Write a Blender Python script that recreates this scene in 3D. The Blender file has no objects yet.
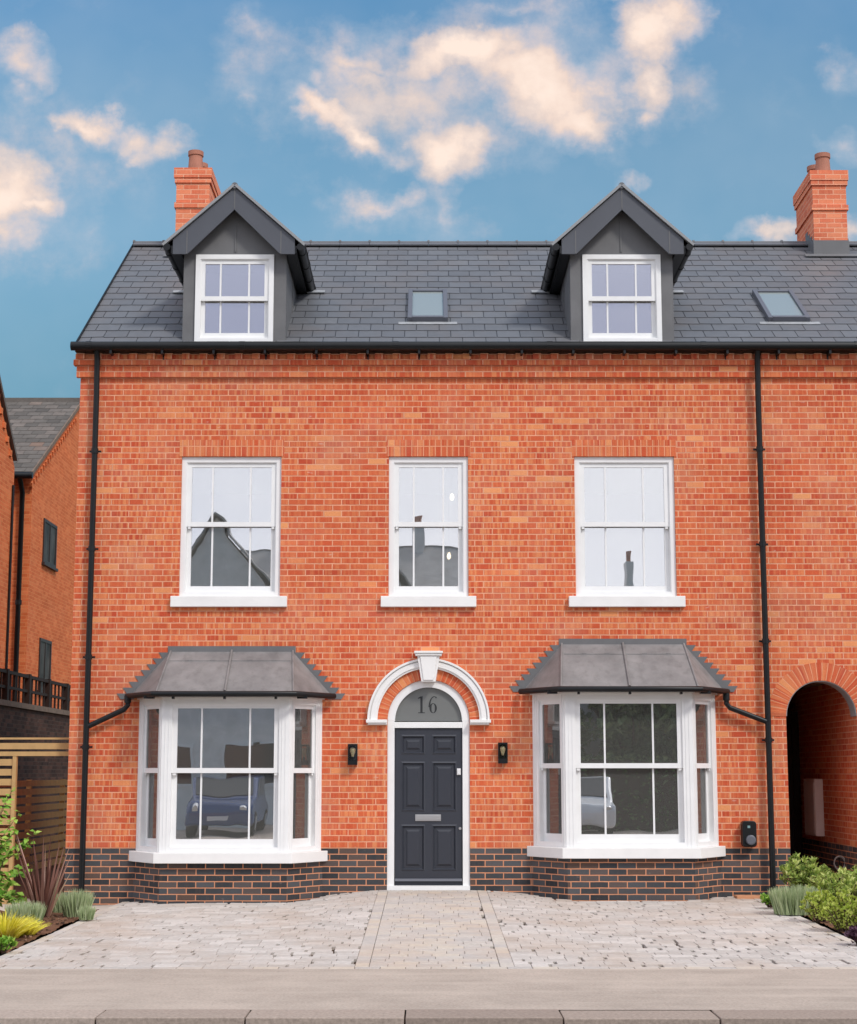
import bpy, bmesh, math, random
from mathutils import Vector, Matrix, noise
random.seed(16)
SC = bpy.context.scene
COL = SC.collection
R = math.radians
PI = math.pi

# ------------------------------------------------------------------ camera
F, CX, CY = 1686., 428.5, 512.
TH, CYD, CZ = R(8.77), -21.15, 1.43
cam_d = bpy.data.cameras.new('camera')
cam = bpy.data.objects.new('camera', cam_d); COL.objects.link(cam)
cam_d.sensor_fit = 'VERTICAL'; cam_d.sensor_height = 24.0; cam_d.sensor_width = 24.0
cam_d.lens = F * 24.0 / 1024.0
cam_d.clip_end = 3000
cam.location = (0, CYD, CZ); cam.rotation_euler = (PI/2 + TH, 0, 0)
SC.camera = cam

def ray(px, py):
    a = (px-CX)/F; b = -(py-CY)/F
    return (a, math.cos(TH)-b*math.sin(TH), math.sin(TH)+b*math.cos(TH))
def P(px, py, Y=0.):
    d = ray(px, py); t = (Y-CYD)/d[1]
    return (t*d[0], CZ+t*d[2])
def G(px, py, z=-.16):
    d = ray(px, py); t = (z-CZ)/d[2]
    return (t*d[0], CYD+t*d[1])

# ------------------------------------------------------------------ materials
def nt(name):
    m = bpy.data.materials.new(name); m.use_nodes = True
    t = m.node_tree; b = t.nodes['Principled BSDF']
    return m, t, b
class N:
    """tiny node helper"""
    def __init__(s, t): s.t = t
    def n(s, kind, **kw):
        x = s.t.nodes.new(kind)
        for k, v in kw.items():
            if k.startswith('i_'):
                x.inputs[k[2:].replace('_', ' ')].default_value = v
            else: setattr(x, k, v)
        return x
    def l(s, a, b): s.t.links.new(a, b)
    def math(s, op, a, b=None, c=None, clamp=False):
        x = s.t.nodes.new('ShaderNodeMath'); x.operation = op; x.use_clamp = clamp
        for i, v in enumerate((a, b, c)):
            if v is None: continue
            if isinstance(v, (int, float)): x.inputs[i].default_value = v
            else: s.l(v, x.inputs[i])
        return x.outputs[0]
    def ramp(s, fac, stops, interp='LINEAR'):
        x = s.t.nodes.new('ShaderNodeValToRGB'); cr = x.color_ramp; cr.interpolation = interp
        while len(cr.elements) < len(stops): cr.elements.new(.5)
        for e, (p, c) in zip(cr.elements, stops):
            e.position = p; e.color = (c[0], c[1], c[2], 1) if not isinstance(c, (int, float)) else (c, c, c, 1)
        s.l(fac, x.inputs[0]); return x.outputs[0]
    def mix(s, fac, a, b, blend='MIX'):
        x = s.t.nodes.new('ShaderNodeMix'); x.data_type = 'RGBA'; x.blend_type = blend
        for i, v in ((0, fac), (6, a), (7, b)):
            if isinstance(v, (int, float)): x.inputs[i].default_value = v
            elif isinstance(v, tuple): x.inputs[i].default_value = (*v[:3], 1)
            else: s.l(v, x.inputs[i])
        return x.outputs[2]
    def noise(s, vec, scale, detail=3, rough=.55, dist=0):
        x = s.n('ShaderNodeTexNoise'); x.inputs['Scale'].default_value = scale
        x.inputs['Detail'].default_value = detail; x.inputs['Roughness'].default_value = rough
        x.inputs['Distortion'].default_value = dist
        if vec is not None: s.l(vec, x.inputs['Vector'])
        return x.outputs[0]
    def mapping(s, vec, scale=(1, 1, 1), loc=(0, 0, 0), rot=(0, 0, 0)):
        x = s.n('ShaderNodeMapping'); x.inputs['Scale'].default_value = scale
        x.inputs['Location'].default_value = loc; x.inputs['Rotation'].default_value = rot
        s.l(vec, x.inputs['Vector']); return x.outputs[0]
    def bump(s, h, strength, dist, bsdf):
        x = s.n('ShaderNodeBump'); x.inputs['Strength'].default_value = strength
        x.inputs['Distance'].default_value = dist
        s.l(h, x.inputs['Height']); s.l(x.outputs[0], bsdf.inputs['Normal'])

def srgb(r, g, b):
    f = lambda c: (c/255/12.92) if c/255 <= .04045 else ((c/255+.055)/1.055)**2.4
    return (f(r), f(g), f(b))

def brick_mat(name, stops, mortar, band=.35, wash=.25, washc=(.62, .40, .28), bond_off=.5, bw=.225, rh=.075, soft=False):
    m, t, b = nt(name); q = N(t)
    uv = q.n('ShaderNodeUVMap').outputs[0]
    br = q.n('ShaderNodeTexBrick'); br.offset = bond_off; br.squash = 1.0
    br.inputs['Color1'].default_value = (0, 0, 0, 1); br.inputs['Color2'].default_value = (1, 1, 1, 1)
    br.inputs['Mortar'].default_value = (.5, .5, .5, 1)
    br.inputs['Scale'].default_value = 1.0; br.inputs['Mortar Size'].default_value = .0068
    br.inputs['Mortar Smooth'].default_value = .25; br.inputs['Bias'].default_value = 0
    br.inputs['Brick Width'].default_value = bw; br.inputs['Row Height'].default_value = rh
    wob = q.noise(uv, 9, 2)
    add = q.n('ShaderNodeVectorMath', operation='MULTIPLY_ADD')
    q.l(wob, add.inputs[0]); add.inputs[1].default_value = (.006, .006, 0); q.l(uv, add.inputs[2])
    q.l(add.outputs[0], br.inputs['Vector'])
    base = q.ramp(br.outputs['Color'], stops)
    # fire banding inside the bricks: vertical stripes that change from course to course
    sx = q.n('ShaderNodeSeparateXYZ'); q.l(uv, sx.inputs[0])
    row = q.math('FLOOR', q.math('DIVIDE', sx.outputs[1], rh))
    cx = q.n('ShaderNodeCombineXYZ'); q.l(q.math('MULTIPLY', sx.outputs[0], 1.0), cx.inputs[0])
    q.l(q.math('MULTIPLY', row, 7.31), cx.inputs[1])
    bands = q.noise(cx.outputs[0], 24, 2.5)
    bm_ = q.ramp(bands, [(.47, 0.), (.60, 1.)])
    patch = q.ramp(q.noise(uv, .55, 3), [(.34, .40), (.60, 1.)])
    col = q.mix(q.math('MULTIPLY', q.math('MULTIPLY', bm_, patch), band), base, stops[-1][1])
    grain = q.noise(uv, 60, 3, .7)
    col = q.mix(.35, col, q.ramp(grain, [(.25, .62), (.75, 1.35)]), 'MULTIPLY')
    big = q.noise(uv, 1.3, 5, .62)
    wm = q.ramp(big, [(.48, 0.), (.70, 1.)])
    col = q.mix(q.math('MULTIPLY', wm, wash), col, washc)
    spots = q.ramp(q.noise(q.mapping(uv, (7, 14, 1)), 1.0, 2), [(.70, 0.), (.76, 1.)])
    col = q.mix(q.math('MULTIPLY', spots, wash*1.3), col, (.78, .62, .52))
    # slow drift of tone, so courses are not all alike
    col = q.mix(.7, col, q.ramp(q.noise(q.mapping(uv, (.6, 2.2, 1)), 1, 3), [(.3, .84), (.7, 1.12)]), 'MULTIPLY')
    mcol = q.mix(q.ramp(q.noise(uv, 5, 3), [(.35, 0.), (.7, 1.)]), mortar, tuple(min(1, c*1.25) for c in mortar))
    fin = q.mix(br.outputs['Fac'], col, mcol)
    q.l(fin, b.inputs['Base Color']); b.inputs['Roughness'].default_value = .85
    b.inputs['Specular IOR Level'].default_value = .25
    h = q.math('ADD', q.math('MULTIPLY', br.outputs['Fac'], -1.0), q.math('MULTIPLY', grain, .5))
    q.bump(h, .55, .006, b)
    return m

M = {}
RED = [(.0, srgb(190, 77, 50)), (.2, srgb(198, 87, 54)), (.5, srgb(203, 95, 59)), (.8, srgb(206, 102, 65)), (.95, srgb(211, 112, 72)), (1., srgb(228, 152, 100))]
M['red'] = brick_mat('red_brick', RED, srgb(212, 156, 126), band=.66, wash=.24, washc=(.64, .38, .26))
M['soldier'] = brick_mat('soldier_brick', RED, srgb(210, 146, 112), band=.5, wash=.15, bond_off=0., bw=.075, rh=.24)
M['blue'] = brick_mat('blue_brick', [(0, srgb(52, 54, 57)), (.5, srgb(70, 73, 76)), (.7, srgb(86, 88, 91)), (1, srgb(98, 78, 68))], srgb(200, 138, 104), band=.25, wash=.1, washc=(.12, .12, .13))
M['orange'] = brick_mat('orange_brick', [(0, srgb(200, 98, 54)), (.5, srgb(210, 108, 62)), (1, srgb(220, 124, 76))], srgb(208, 130, 82), band=.2, wash=.05)
M['dark_brick'] = brick_mat('shaded_brown_brick', [(0, srgb(44, 30, 26)), (.5, srgb(66, 44, 36)), (1, srgb(92, 62, 50))], srgb(78, 64, 56), band=.3, wash=.15, washc=(.12, .09, .08))  # brown brick, darkened in colour for the shade on the retaining wall
M['chim'] = brick_mat('chimney_brick', [(0, srgb(204, 104, 74)), (.5, srgb(222, 120, 86)), (1, srgb(230, 142, 104))], srgb(220, 160, 130), band=.3, wash=.1)

def plain(name, col, rough=.5, spec=.5, nz=0., scale=6., metal=0., bump=0., bscale=60, coat=0.):
    m, t, b = nt(name); q = N(t)
    co = q.n('ShaderNodeTexCoord').outputs['Object']
    if nz:
        c = q.mix(1., col, q.ramp(q.noise(co, scale, 5, .6), [(.25, 1-nz), (.75, 1+nz)]), 'MULTIPLY')
        q.l(c, b.inputs['Base Color'])
    else: b.inputs['Base Color'].default_value = (*col, 1)
    b.inputs['Roughness'].default_value = rough; b.inputs['Specular IOR Level'].default_value = spec
    b.inputs['Metallic'].default_value = metal; b.inputs['Coat Weight'].default_value = coat
    if bump: q.bump(q.noise(co, bscale, 4, .65), bump, .004, b)
    return m
M['white'] = plain('white_upvc', (.80, .80, .79), .38, .4, .045, 4)
M['stone'] = plain('white_cast_stone', (.80, .79, .77), .7, .3, .05, 4, bump=.15)
M['black'] = plain('black_plastic', (.008, .009, .010), .4, .3, .2, 5)
M['pot'] = plain('terracotta', srgb(168, 112, 92), .7, .3, .15, 8)
M['mortar_cap'] = plain('mortar_flaunching', (.42, .38, .34), .9, .2, .15, 20)
M['leadwhite'] = plain('lead_patination', (.30, .31, .32), .6, .3, .3, 8)
M['door'] = plain('anthracite_door_paint', srgb(52, 55, 63), .42, .45, .03, 3)
M['steel'] = plain('satin_steel', (.62, .62, .62), .3, .5, 0, metal=.8)
M['room'] = plain('plaster', (.75, .72, .68), .9, .1, .03, 2)
M['roomfloor'] = plain('oak_floor', (.22, .16, .11), .6, .3, .15, 4)
M['sash_dark'] = plain('brown_window_frame', srgb(48, 34, 30), .5)
M['boxplastic'] = plain('beige_meter_box', srgb(240, 222, 210), .5, .4, .04, 6)
M['beigeconc'] = plain('pale_paving', srgb(190, 178, 166), .85, .3, .12, 5, bump=.2)
M['terr'] = plain('terracotta_slab', srgb(196, 140, 104), .8, .3, .12, 8)
M['coping'] = plain('weathered_coping', srgb(120, 104, 92), .9, .2, .25, 8)
M['bulb'] = plain('filament_bulb', (.9, .72, .42), .15, .6)
M['grey_plastic'] = plain('grey_socket', srgb(96, 98, 106), .45, .4)
M['screen'] = plain('status_light', srgb(120, 150, 150), .3)
M['digits'] = plain('etched_digits', (.02, .022, .024), .6)
M['tyre'] = plain('rubber', (.02, .02, .02), .8)
M['carblue'] = plain('blue_car_paint', (.03, .07, .20), .25, .5, coat=.6)
M['vanwhite'] = plain('white_van_paint', (.75, .75, .75), .3, .5, coat=.4)
M['render'] = plain('grey_render', (.78, .75, .72), .8, .2, .15, 3)
M['glassdark'] = plain('vehicle_glass', (.02, .025, .03), .08, .6)

def lead():
    m, t, b = nt('lead_sheet'); q = N(t); co = q.n('ShaderNodeTexCoord').outputs['Object']
    a = q.noise(co, 2.3, 6, .65); s = q.noise(q.mapping(co, (9, 9, 1.2)), 1, 4, .6)
    c = q.mix(q.ramp(a, [(.3, 0.), (.7, 1.)]), srgb(112, 109, 108), srgb(144, 140, 138))
    c = q.mix(q.ramp(s, [(.52, 0.), (.75, .5)]), c, srgb(94, 90, 88))
    q.l(c, b.inputs['Base Color']); b.inputs['Roughness'].default_value = .55; b.inputs['Metallic'].default_value = .15
    q.bump(q.noise(co, 7, 3), .25, .01, b); return m
M['lead'] = lead()
M['leaddark'] = plain('lead_cladding', srgb(104, 104, 105), .6, .4, .14, 3, bump=.2, bscale=9)
M['barge'] = plain('grey_bargeboard', srgb(78, 81, 88), .5, .4, .05, 3)

def island(name, stops, rough=.7, nz=.15, scale=12., bump=.3, spec=.4, dirt=None, sat=None):
    m, t, b = nt(name); q = N(t)
    g = q.n('ShaderNodeNewGeometry'); co = q.n('ShaderNodeTexCoord').outputs['Object']
    c = q.ramp(g.outputs['Random Per Island'], stops)
    n1 = q.noise(co, scale, 5, .65)
    c = q.mix(1., c, q.ramp(n1, [(.25, 1-nz), (.75, 1+nz)]), 'MULTIPLY')
    if dirt:
        d = q.ramp(q.noise(co, dirt[1], 4, .6), [(.45, 0.), (.72, dirt[2])])
        c = q.mix(d, c, dirt[0])
    q.l(c, b.inputs['Base Color']); b.inputs['Roughness'].default_value = rough
    b.inputs['Specular IOR Level'].default_value = spec
    q.bump(n1, bump, .004, b); return m
M['slate'] = island('slate', [(0, srgb(94, 96, 100)), (.5, srgb(98, 100, 104)), (.95, srgb(102, 104, 108)), (1, srgb(109, 110, 112))], .5, .10, 9, .2, .45, (srgb(112, 102, 96), 1.3, .35))
M['oldtile'] = island('old_tiles', [(0, srgb(84, 80, 76)), (.5, srgb(100, 95, 90)), (.97, srgb(112, 104, 98)), (1, srgb(128, 100, 84))], .85, .2, 6, .3, .2)
M['sett'] = island('grey_setts', [(0, srgb(178, 171, 164)), (.3, srgb(186, 179, 172)), (.75, srgb(192, 185, 178)), (1, srgb(201, 194, 187))], .85, .16, 24, .5, .25, (srgb(168, 142, 118), .8, .5))
M['slab'] = island('buff_paving_blocks', [(0, srgb(178, 172, 166)), (.4, srgb(186, 179, 172)), (.75, srgb(191, 183, 173)), (1, srgb(195, 185, 171))], .85, .12, 20, .5, .25, (srgb(190, 158, 128), 1.0, .35))
M['kerb'] = island('granite_kerb', [(0, srgb(146, 131, 120)), (.5, srgb(162, 147, 135)), (1, srgb(174, 159, 147))], .85, .3, 42, .8, .25)
M['timber'] = island('softwood_slats', [(0, srgb(158, 122, 78)), (.5, srgb(184, 148, 98)), (1, srgb(200, 166, 118))], .75, .14, 7, .3, .3)
M['timber_old'] = island('weathered_slats', [(0, srgb(168, 124, 70)), (.5, srgb(184, 140, 84)), (1, srgb(198, 154, 98))], .8, .2, 7, .3, .3)
M['rail'] = plain('dark_railing_timber', srgb(46, 32, 26), .7, .3, .2, 6)

def leafm(name, stops, trans=.25):
    m, t, b = nt(name); q = N(t); g = q.n('ShaderNodeNewGeometry')
    c = q.ramp(g.outputs['Random Per Island'], stops)
    q.l(c, b.inputs['Base Color']); b.inputs['Roughness'].default_value = .5; b.inputs['Specular IOR Level'].default_value = .35
    tr = q.n('ShaderNodeBsdfTranslucent'); q.l(c, tr.inputs[0])
    mx = q.n('ShaderNodeMixShader'); mx.inputs[0].default_value = trans
    q.l(b.outputs[0], mx.inputs[1]); q.l(tr.outputs[0], mx.inputs[2])
    q.l(mx.outputs[0], t.nodes['Material Output'].inputs[0]); return m
M['l_green'] = leafm('mid_green_leaf', [(0, (.13, .22, .04)), (.5, (.40, .52, .11)), (.85, (.60, .68, .20)), (1, (.74, .76, .36))], .38)
M['l_lime'] = leafm('lime_leaf', [(0, (.28, .38, .05)), (.5, (.50, .60, .10)), (1, (.68, .74, .22))], .38)
M['l_bright'] = leafm('bright_green_leaf', [(0, (.12, .30, .03)), (.6, (.28, .48, .06)), (1, (.46, .60, .12))])
M['l_lav'] = leafm('silver_green_leaf', [(0, (.24, .33, .16)), (.5, (.42, .50, .26)), (1, (.60, .66, .42))])
M['l_yellow'] = leafm('golden_grass', [(0, (.62, .60, .05)), (.5, (.85, .76, .07)), (1, (.92, .86, .22))])
M['l_flax'] = leafm('bronze_flax', [(0, (.06, .02, .015)), (.4, (.17, .07, .05)), (.65, (.30, .15, .11)), (.85, (.48, .30, .24)), (1, (.24, .24, .10))], .15)
M['l_purple'] = leafm('purple_leaf', [(0, (.04, .015, .03)), (1, (.14, .06, .10))])
M['l_tree'] = leafm('tree_leaf', [(0, (.07, .11, .04)), (.6, (.15, .21, .08)), (1, (.28, .34, .14))])
M['bark'] = plain('bark', (.09, .06, .045), .9, .1, .3, 20)

def ground_mat(name, c1, c2, scale, rough=.9, bump=.4, bscale=80, c3=None):
    m, t, b = nt(name); q = N(t); co = q.n('ShaderNodeTexCoord').outputs['Object']
    c = q.mix(q.ramp(q.noise(co, scale, 6, .65), [(.3, 0.), (.7, 1.)]), c1, c2)
    fine = q.noise(co, bscale, 3, .7)
    c = q.mix(1., c, q.ramp(fine, [(.2, .74), (.8, 1.22)]), 'MULTIPLY')
    c = q.mix(1., c, q.ramp(q.noise(co, 1.1, 6, .7), [(.3, .90), (.7, 1.06)]), 'MULTIPLY')
    c = q.mix(q.ramp(q.noise(co, 17, 2), [(.70, 0.), (.76, .35)]), c, (.10, .09, .08))
    if c3:
        st = q.noise(q.mapping(co, (.25, 2.6, 1)), 1.5, 5, .65)
        c = q.mix(q.ramp(st, [(.5, 0.), (.75, .6)]), c, c3)
    q.l(c, b.inputs['Base Color']); b.inputs['Roughness'].default_value = rough; b.inputs['Specular IOR Level'].default_value = .2
    q.bump(fine, bump, .006, b); return m
M['soil'] = ground_mat('bare_soil', srgb(78, 54, 40), srgb(124, 88, 66), 5, .95, .9, 45)
M['pavement'] = ground_mat('pavement_concrete', srgb(166, 153, 141), srgb(184, 170, 157), 1.6, .9, .6, 48, srgb(196, 182, 168))
M['asphalt'] = ground_mat('asphalt', (.05, .05, .05), (.075, .073, .07), 1.5, .9, .6, 120)
M['bedding'] = ground_mat('bedding_sand', srgb(66, 48, 38), srgb(98, 76, 62), 8, .95, .3, 90)
M['grass_ground'] = ground_mat('rough_ground', (.07, .09, .04), (.12, .13, .06), .5)

def glass(name, refl=.50, tint=(.8, .8, .79)):
    """double glazing: mirror reflection mixed with a view of the room behind"""
    m, t, b = nt(name); q = N(t); t.nodes.remove(b)
    co = q.n('ShaderNodeTexCoord').outputs['Object']
    g = q.n('ShaderNodeBsdfGlossy'); g.inputs['Roughness'].default_value = .0
    g.inputs['Color'].default_value = (.96, .97, 1, 1)
    bp = q.n('ShaderNodeBump'); bp.inputs['Strength'].default_value = .045; bp.inputs['Distance'].default_value = .02
    q.l(q.noise(co, 2.2, 1), bp.inputs['Height']); q.l(bp.outputs[0], g.inputs['Normal'])
    tr = q.n('ShaderNodeBsdfTransparent'); tr.inputs[0].default_value = (*tint, 1)
    fr = q.n('ShaderNodeFresnel'); fr.inputs[0].default_value = 1.5
    f = q.math('ADD', q.math('MULTIPLY', fr.outputs[0], .9), refl-.04, clamp=True)
    mx = q.n('ShaderNodeMixShader'); q.l(f, mx.inputs[0]); q.l(tr.outputs[0], mx.inputs[1]); q.l(g.outputs[0], mx.inputs[2])
    df = q.n('ShaderNodeBsdfDiffuse'); df.inputs[0].default_value = (.62, .62, .56, 1)  # thin pale veil, like light dust, added to lift dark panes to grey
    m2 = q.n('ShaderNodeMixShader'); m2.inputs[0].default_value = .085
    q.l(mx.outputs[0], m2.inputs[1]); q.l(df.outputs[0], m2.inputs[2])
    q.l(m2.outputs[0], t.nodes['Material Output'].inputs[0]); return m
M['glass'] = glass('window_glass')
M['glass_far'] = plain('far_window_glass', (.055, .05, .045), .5, .1, .9, 2.2)
M['glass_side'] = glass('side_window_glass', refl=.14)
def obscured():
    m, t, b = nt('obscured_glass')
    b.inputs['Base Color'].default_value = (*srgb(112, 114, 112), 1); b.inputs['Roughness'].default_value = .35
    b.inputs['Specular IOR Level'].default_value = .6; return m
M['obscured'] = obscured()
def rl():
    m, t, b = nt('skylight_glass'); b.inputs['Base Color'].default_value = (.30, .34, .33, 1); b.inputs['Roughness'].default_value = .12
    b.inputs['Coat Weight'].default_value = 1; return m
M['skyglass'] = rl()

# ------------------------------------------------------------------ mesh builder
class MB:
    def __init__(s): s.v = []; s.f = []; s.uvs = None
    def poly(s, pts):
        i = len(s.v); s.v += [tuple(p) for p in pts]; s.f.append(tuple(range(i, i+len(pts))))
    def box(s, x0, x1, y0, y1, z0, z1):
        if x0 > x1: x0, x1 = x1, x0
        if y0 > y1: y0, y1 = y1, y0
        if z0 > z1: z0, z1 = z1, z0
        i = len(s.v)
        s.v += [(x0, y0, z0), (x1, y0, z0), (x1, y1, z0), (x0, y1, z0), (x0, y0, z1), (x1, y0, z1), (x1, y1, z1), (x0, y1, z1)]
        s.f += [tuple(i+k for k in q) for q in ((0, 3, 2, 1), (4, 5, 6, 7), (0, 1, 5, 4), (1, 2, 6, 5), (2, 3, 7, 6), (3, 0, 4, 7))]
        return s
    def obox(s, o, u, v, w):
        """box from corner o with edge vectors u, v, w (right-handed)"""
        o, u, v, w = map(Vector, (o, u, v, w)); i = len(s.v)
        s.v += [tuple(p) for p in (o, o+u, o+u+v, o+v, o+w, o+u+w, o+u+v+w, o+v+w)]
        s.f += [tuple(i+k for k in q) for q in ((0, 3, 2, 1), (4, 5, 6, 7), (0, 1, 5, 4), (1, 2, 6, 5), (2, 3, 7, 6), (3, 0, 4, 7))]
        return s
    def prism_y(s, pts, y0, y1):
        """polygon in XZ (counter-clockwise seen from -Y) extruded from y0 (front) to y1"""
        n = len(pts); i = len(s.v)
        s.v += [(x, y0, z) for x, z in pts] + [(x, y1, z) for x, z in pts]
        s.f.append(tuple(range(i, i+n))); s.f.append(tuple(range(i+2*n-1, i+n-1, -1)))
        for k in range(n):
            a, b = i+k, i+(k+1) % n
            s.f.append((a, a+n, b+n, b))
        return s
    def prism_z(s, pts, z0, z1):
        """polygon in XY (counter-clockwise from above) extruded z0..z1"""
        n = len(pts); i = len(s.v)
        s.v += [(x, y, z0) for x, y in pts] + [(x, y, z1) for x, y in pts]
        s.f.append(tuple(range(i+n-1, i-1, -1))); s.f.append(tuple(range(i+n, i+2*n)))
        for k in range(n):
            a, b = i+k, i+(k+1) % n
            s.f.append((a, b, b+n, a+n))
        return s
    def tube(s, pts, r, n=12, caps=True):
        pts = [Vector(p) for p in pts]; rings = []
        for k, p in enumerate(pts):
            d = (pts[min(k+1, len(pts)-1)] - pts[max(k-1, 0)]).normalized()
            a = d.cross(Vector((0, 0, 1)));
            if a.length < .05: a = d.cross(Vector((0, 1, 0)))
            a.normalize(); c = d.cross(a).normalized(); rr = r[k] if isinstance(r, (list, tuple)) else r
            i = len(s.v)
            s.v += [tuple(p + rr*(math.cos(t)*a + math.sin(t)*c)) for t in (2*PI*j/n for j in range(n))]
            rings.append(i)
        for a, b in zip(rings, rings[1:]):
            for j in range(n): s.f.append((a+j, b+j, b+(j+1) % n, a+(j+1) % n))
        if caps:
            s.f.append(tuple(rings[0]+j for j in range(n))); s.f.append(tuple(rings[-1]+n-1-j for j in range(n)))
        return s
    def ring_y(s, cx, cz, r0, r1, a0, a1, y0, y1, n=40):
        """arch band between radii r0<r1, from angle a0 to a1, front at y0, back y1"""
        for k in range(n):
            t0, t1 = a0+(a1-a0)*k/n, a0+(a1-a0)*(k+1)/n
            p = [(cx+r1*math.cos(t0), cz+r1*math.sin(t0)), (cx+r1*math.cos(t1), cz+r1*math.sin(t1)), (cx+r0*math.cos(t1), cz+r0*math.sin(t1)), (cx+r0*math.cos(t0), cz+r0*math.sin(t0))]
            s.poly([(x, y0, z) for x, z in p]); s.poly([(x, y1, z) for x, z in reversed(p)])
            s.poly([(p[0][0], y0, p[0][1]), (p[0][0], y1, p[0][1]), (p[1][0], y1, p[1][1]), (p[1][0], y0, p[1][1])])
            s.poly([(p[2][0], y0, p[2][1]), (p[2][0], y1, p[2][1]), (p[3][0], y1, p[3][1]), (p[3][0], y0, p[3][1])])
        return s
    def build(s, name, mat, parent=None, smooth=False, bevel=0, origin=None, fix=True, uvf=None, mats=None):
        me = bpy.data.meshes.new(name)
        org = Vector(origin) if origin is not None else (parent['_o'] if parent is not None else Vector((0, 0, 0)))
        org = Vector(org)
        me.from_pydata([tuple(Vector(p)-org) for p in s.v], [], s.f)
        me.materials.append(mat)
        if fix and len(s.f) < 9000:
            bm = bmesh.new(); bm.from_mesh(me)
            bmesh.ops.remove_doubles(bm, verts=bm.verts, dist=1e-5)
            bmesh.ops.recalc_face_normals(bm, faces=bm.faces)
            bm.to_mesh(me); bm.free()
        uvl = me.uv_layers.new(name='UVMap')
        vs = me.vertices
        for pl in me.polygons:
            nn = pl.normal
            if abs(nn.z) > .8: tu = Vector((1, 0, 0)); tv = Vector((0, 1, 0))
            else:
                tu = Vector((-nn.y, nn.x, 0)).normalized()
                if tu.x < -.3 or (abs(tu.x) <= .3 and tu.y < 0): tu = -tu
                tv = Vector((0, 0, 1))
            for li in pl.loop_indices:
                c = vs[me.loops[li].vertex_index].co + org
                uvl.data[li].uv = uvf(c, pl.normal) if uvf else (c.dot(tu)+20.0, c.dot(tv)+20.04+.0)
            pl.use_smooth = smooth
        ob = bpy.data.objects.new(name, me); COL.objects.link(ob)
        if parent is not None:
            ob.parent = parent; ob['_o'] = parent['_o']
        else:
            ob.location = org; ob['_o'] = tuple(org)
        if bevel:
            mod = ob.modifiers.new('bevel', 'BEVEL'); mod.width = bevel; mod.segments = 2; mod.limit_method = 'ANGLE'
        if smooth:
            try: me.set_sharp_from_angle(angle=R(40))
            except Exception: pass
        return ob

def tag(o, label=None, cat=None, group=None, kind=None):
    if label: o['label'] = label
    if cat: o['category'] = cat
    if group: o['group'] = group
    if kind: o['kind'] = kind
    return o
def thing(name, label, cat, loc=(0, 0, 0), group=None):
    o = bpy.data.objects.new(name, None); COL.objects.link(o); o.location = loc
    o['_o'] = tuple(loc); o.empty_display_size = .2
    return tag(o, label, cat, group)
def sm(a, b, x):
    t = max(0., min(1., (x-a)/(b-a))); return t*t*(3-2*t)
def gz(x, y):
    side = -.10 if x < 0 else -.075
    s = sm(.5, 1.8, abs(x)); t = max(0., min(1., -y/6.9))
    z = side*s*(1-t) - .17*t
    if x < -2.6: z -= .06*sm(2.6, 4.4, -x)*(1-t)
    return z

# sky and exposure levels
SKYK = 9.0; SKYTINT = (1.02, 1.17, 1.03); OVC = 11.0; WSTR = .10; SUNE = 1.5; EXPO = .45
M['chips'] = island('bark_chip', [(0, srgb(60, 42, 32)), (.6, srgb(96, 70, 54)), (1, srgb(150, 120, 98))], .95, .2, 20)
# ================================================================== THE HOUSE
H = thing('brick_house', 'large new red brick house with two dormers, two bay windows and arched dark front door', 'house', (0, 0, 0))
WL, WR, ZT, ZP = -4.47, 9.6, 6.79, .51
DH, DZ = .512, 2.06                      # door half width, springing
PL, PR, PZ = 4.455, 5.339, 2.12          # side passage
PC, PRR = (PL+PR)/2, (PR-PL)/2
BAYS = (-2.465, 2.435); UPW = (-2.51, 2.495)

def arc(cx, cz, r, a0, a1, n=28):
    return [(cx+r*math.cos(a0+(a1-a0)*k/n), cz+r*math.sin(a0+(a1-a0)*k/n)) for k in range(n+1)]
door_arc = arc(0, DZ, DH, PI, 0); pass_arc = arc(PC, PZ, PRR, PI, 0)
def fill_wall(name, outer, holes, y, mat, parent, depth, outer_rev=()):
    bm = bmesh.new(); edges = []
    for loop in [outer]+holes:
        vs = [bm.verts.new((x, y, z)) for x, z in loop]
        for a, b in zip(vs, vs[1:]+vs[:1]): edges.append(bm.edges.new((a, b)))
    bmesh.ops.triangle_fill(bm, use_beauty=True, use_dissolve=False, edges=edges, normal=(0, -1, 0))
    m = MB(); bm.verts.index_update()
    m.v = [tuple(v.co) for v in bm.verts]; m.f = [tuple(v.index for v in f.verts) for f in bm.faces]
    bm.free()
    for loop in holes+list(outer_rev):
        closed = loop in holes
        for a, b in zip(loop, loop[1:]+(loop[:1] if closed else [])):
            m.poly([(a[0], y, a[1]), (b[0], y, b[1]), (b[0], y+depth, b[1]), (a[0], y+depth, a[1])])
    return m.build(name, mat, parent)
dn = [(-DH, ZP)] + door_arc + [(DH, ZP)]
pn = [(PL, ZP)] + pass_arc + [(PR, ZP)]
outer = [(WL, ZP)] + dn + pn + [(WR, ZP), (WR, ZT), (WL, ZT)]
rect = lambda x0, x1, z0, z1: [(x0, z0), (x1, z0), (x1, z1), (x0, z1)]
UW, UZ0, UZ1 = .636, 3.615, 5.41
holes = [rect(c-UW, c+UW, UZ0, UZ1) for c in UPW] + [rect(-.505, .505, UZ0, UZ1)] + [rect(c-1.08, c+1.08, .56, 2.3) for c in BAYS]
wall = fill_wall('wall', outer, holes, 0, M['red'], H, .28, (dn, pn))
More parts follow.
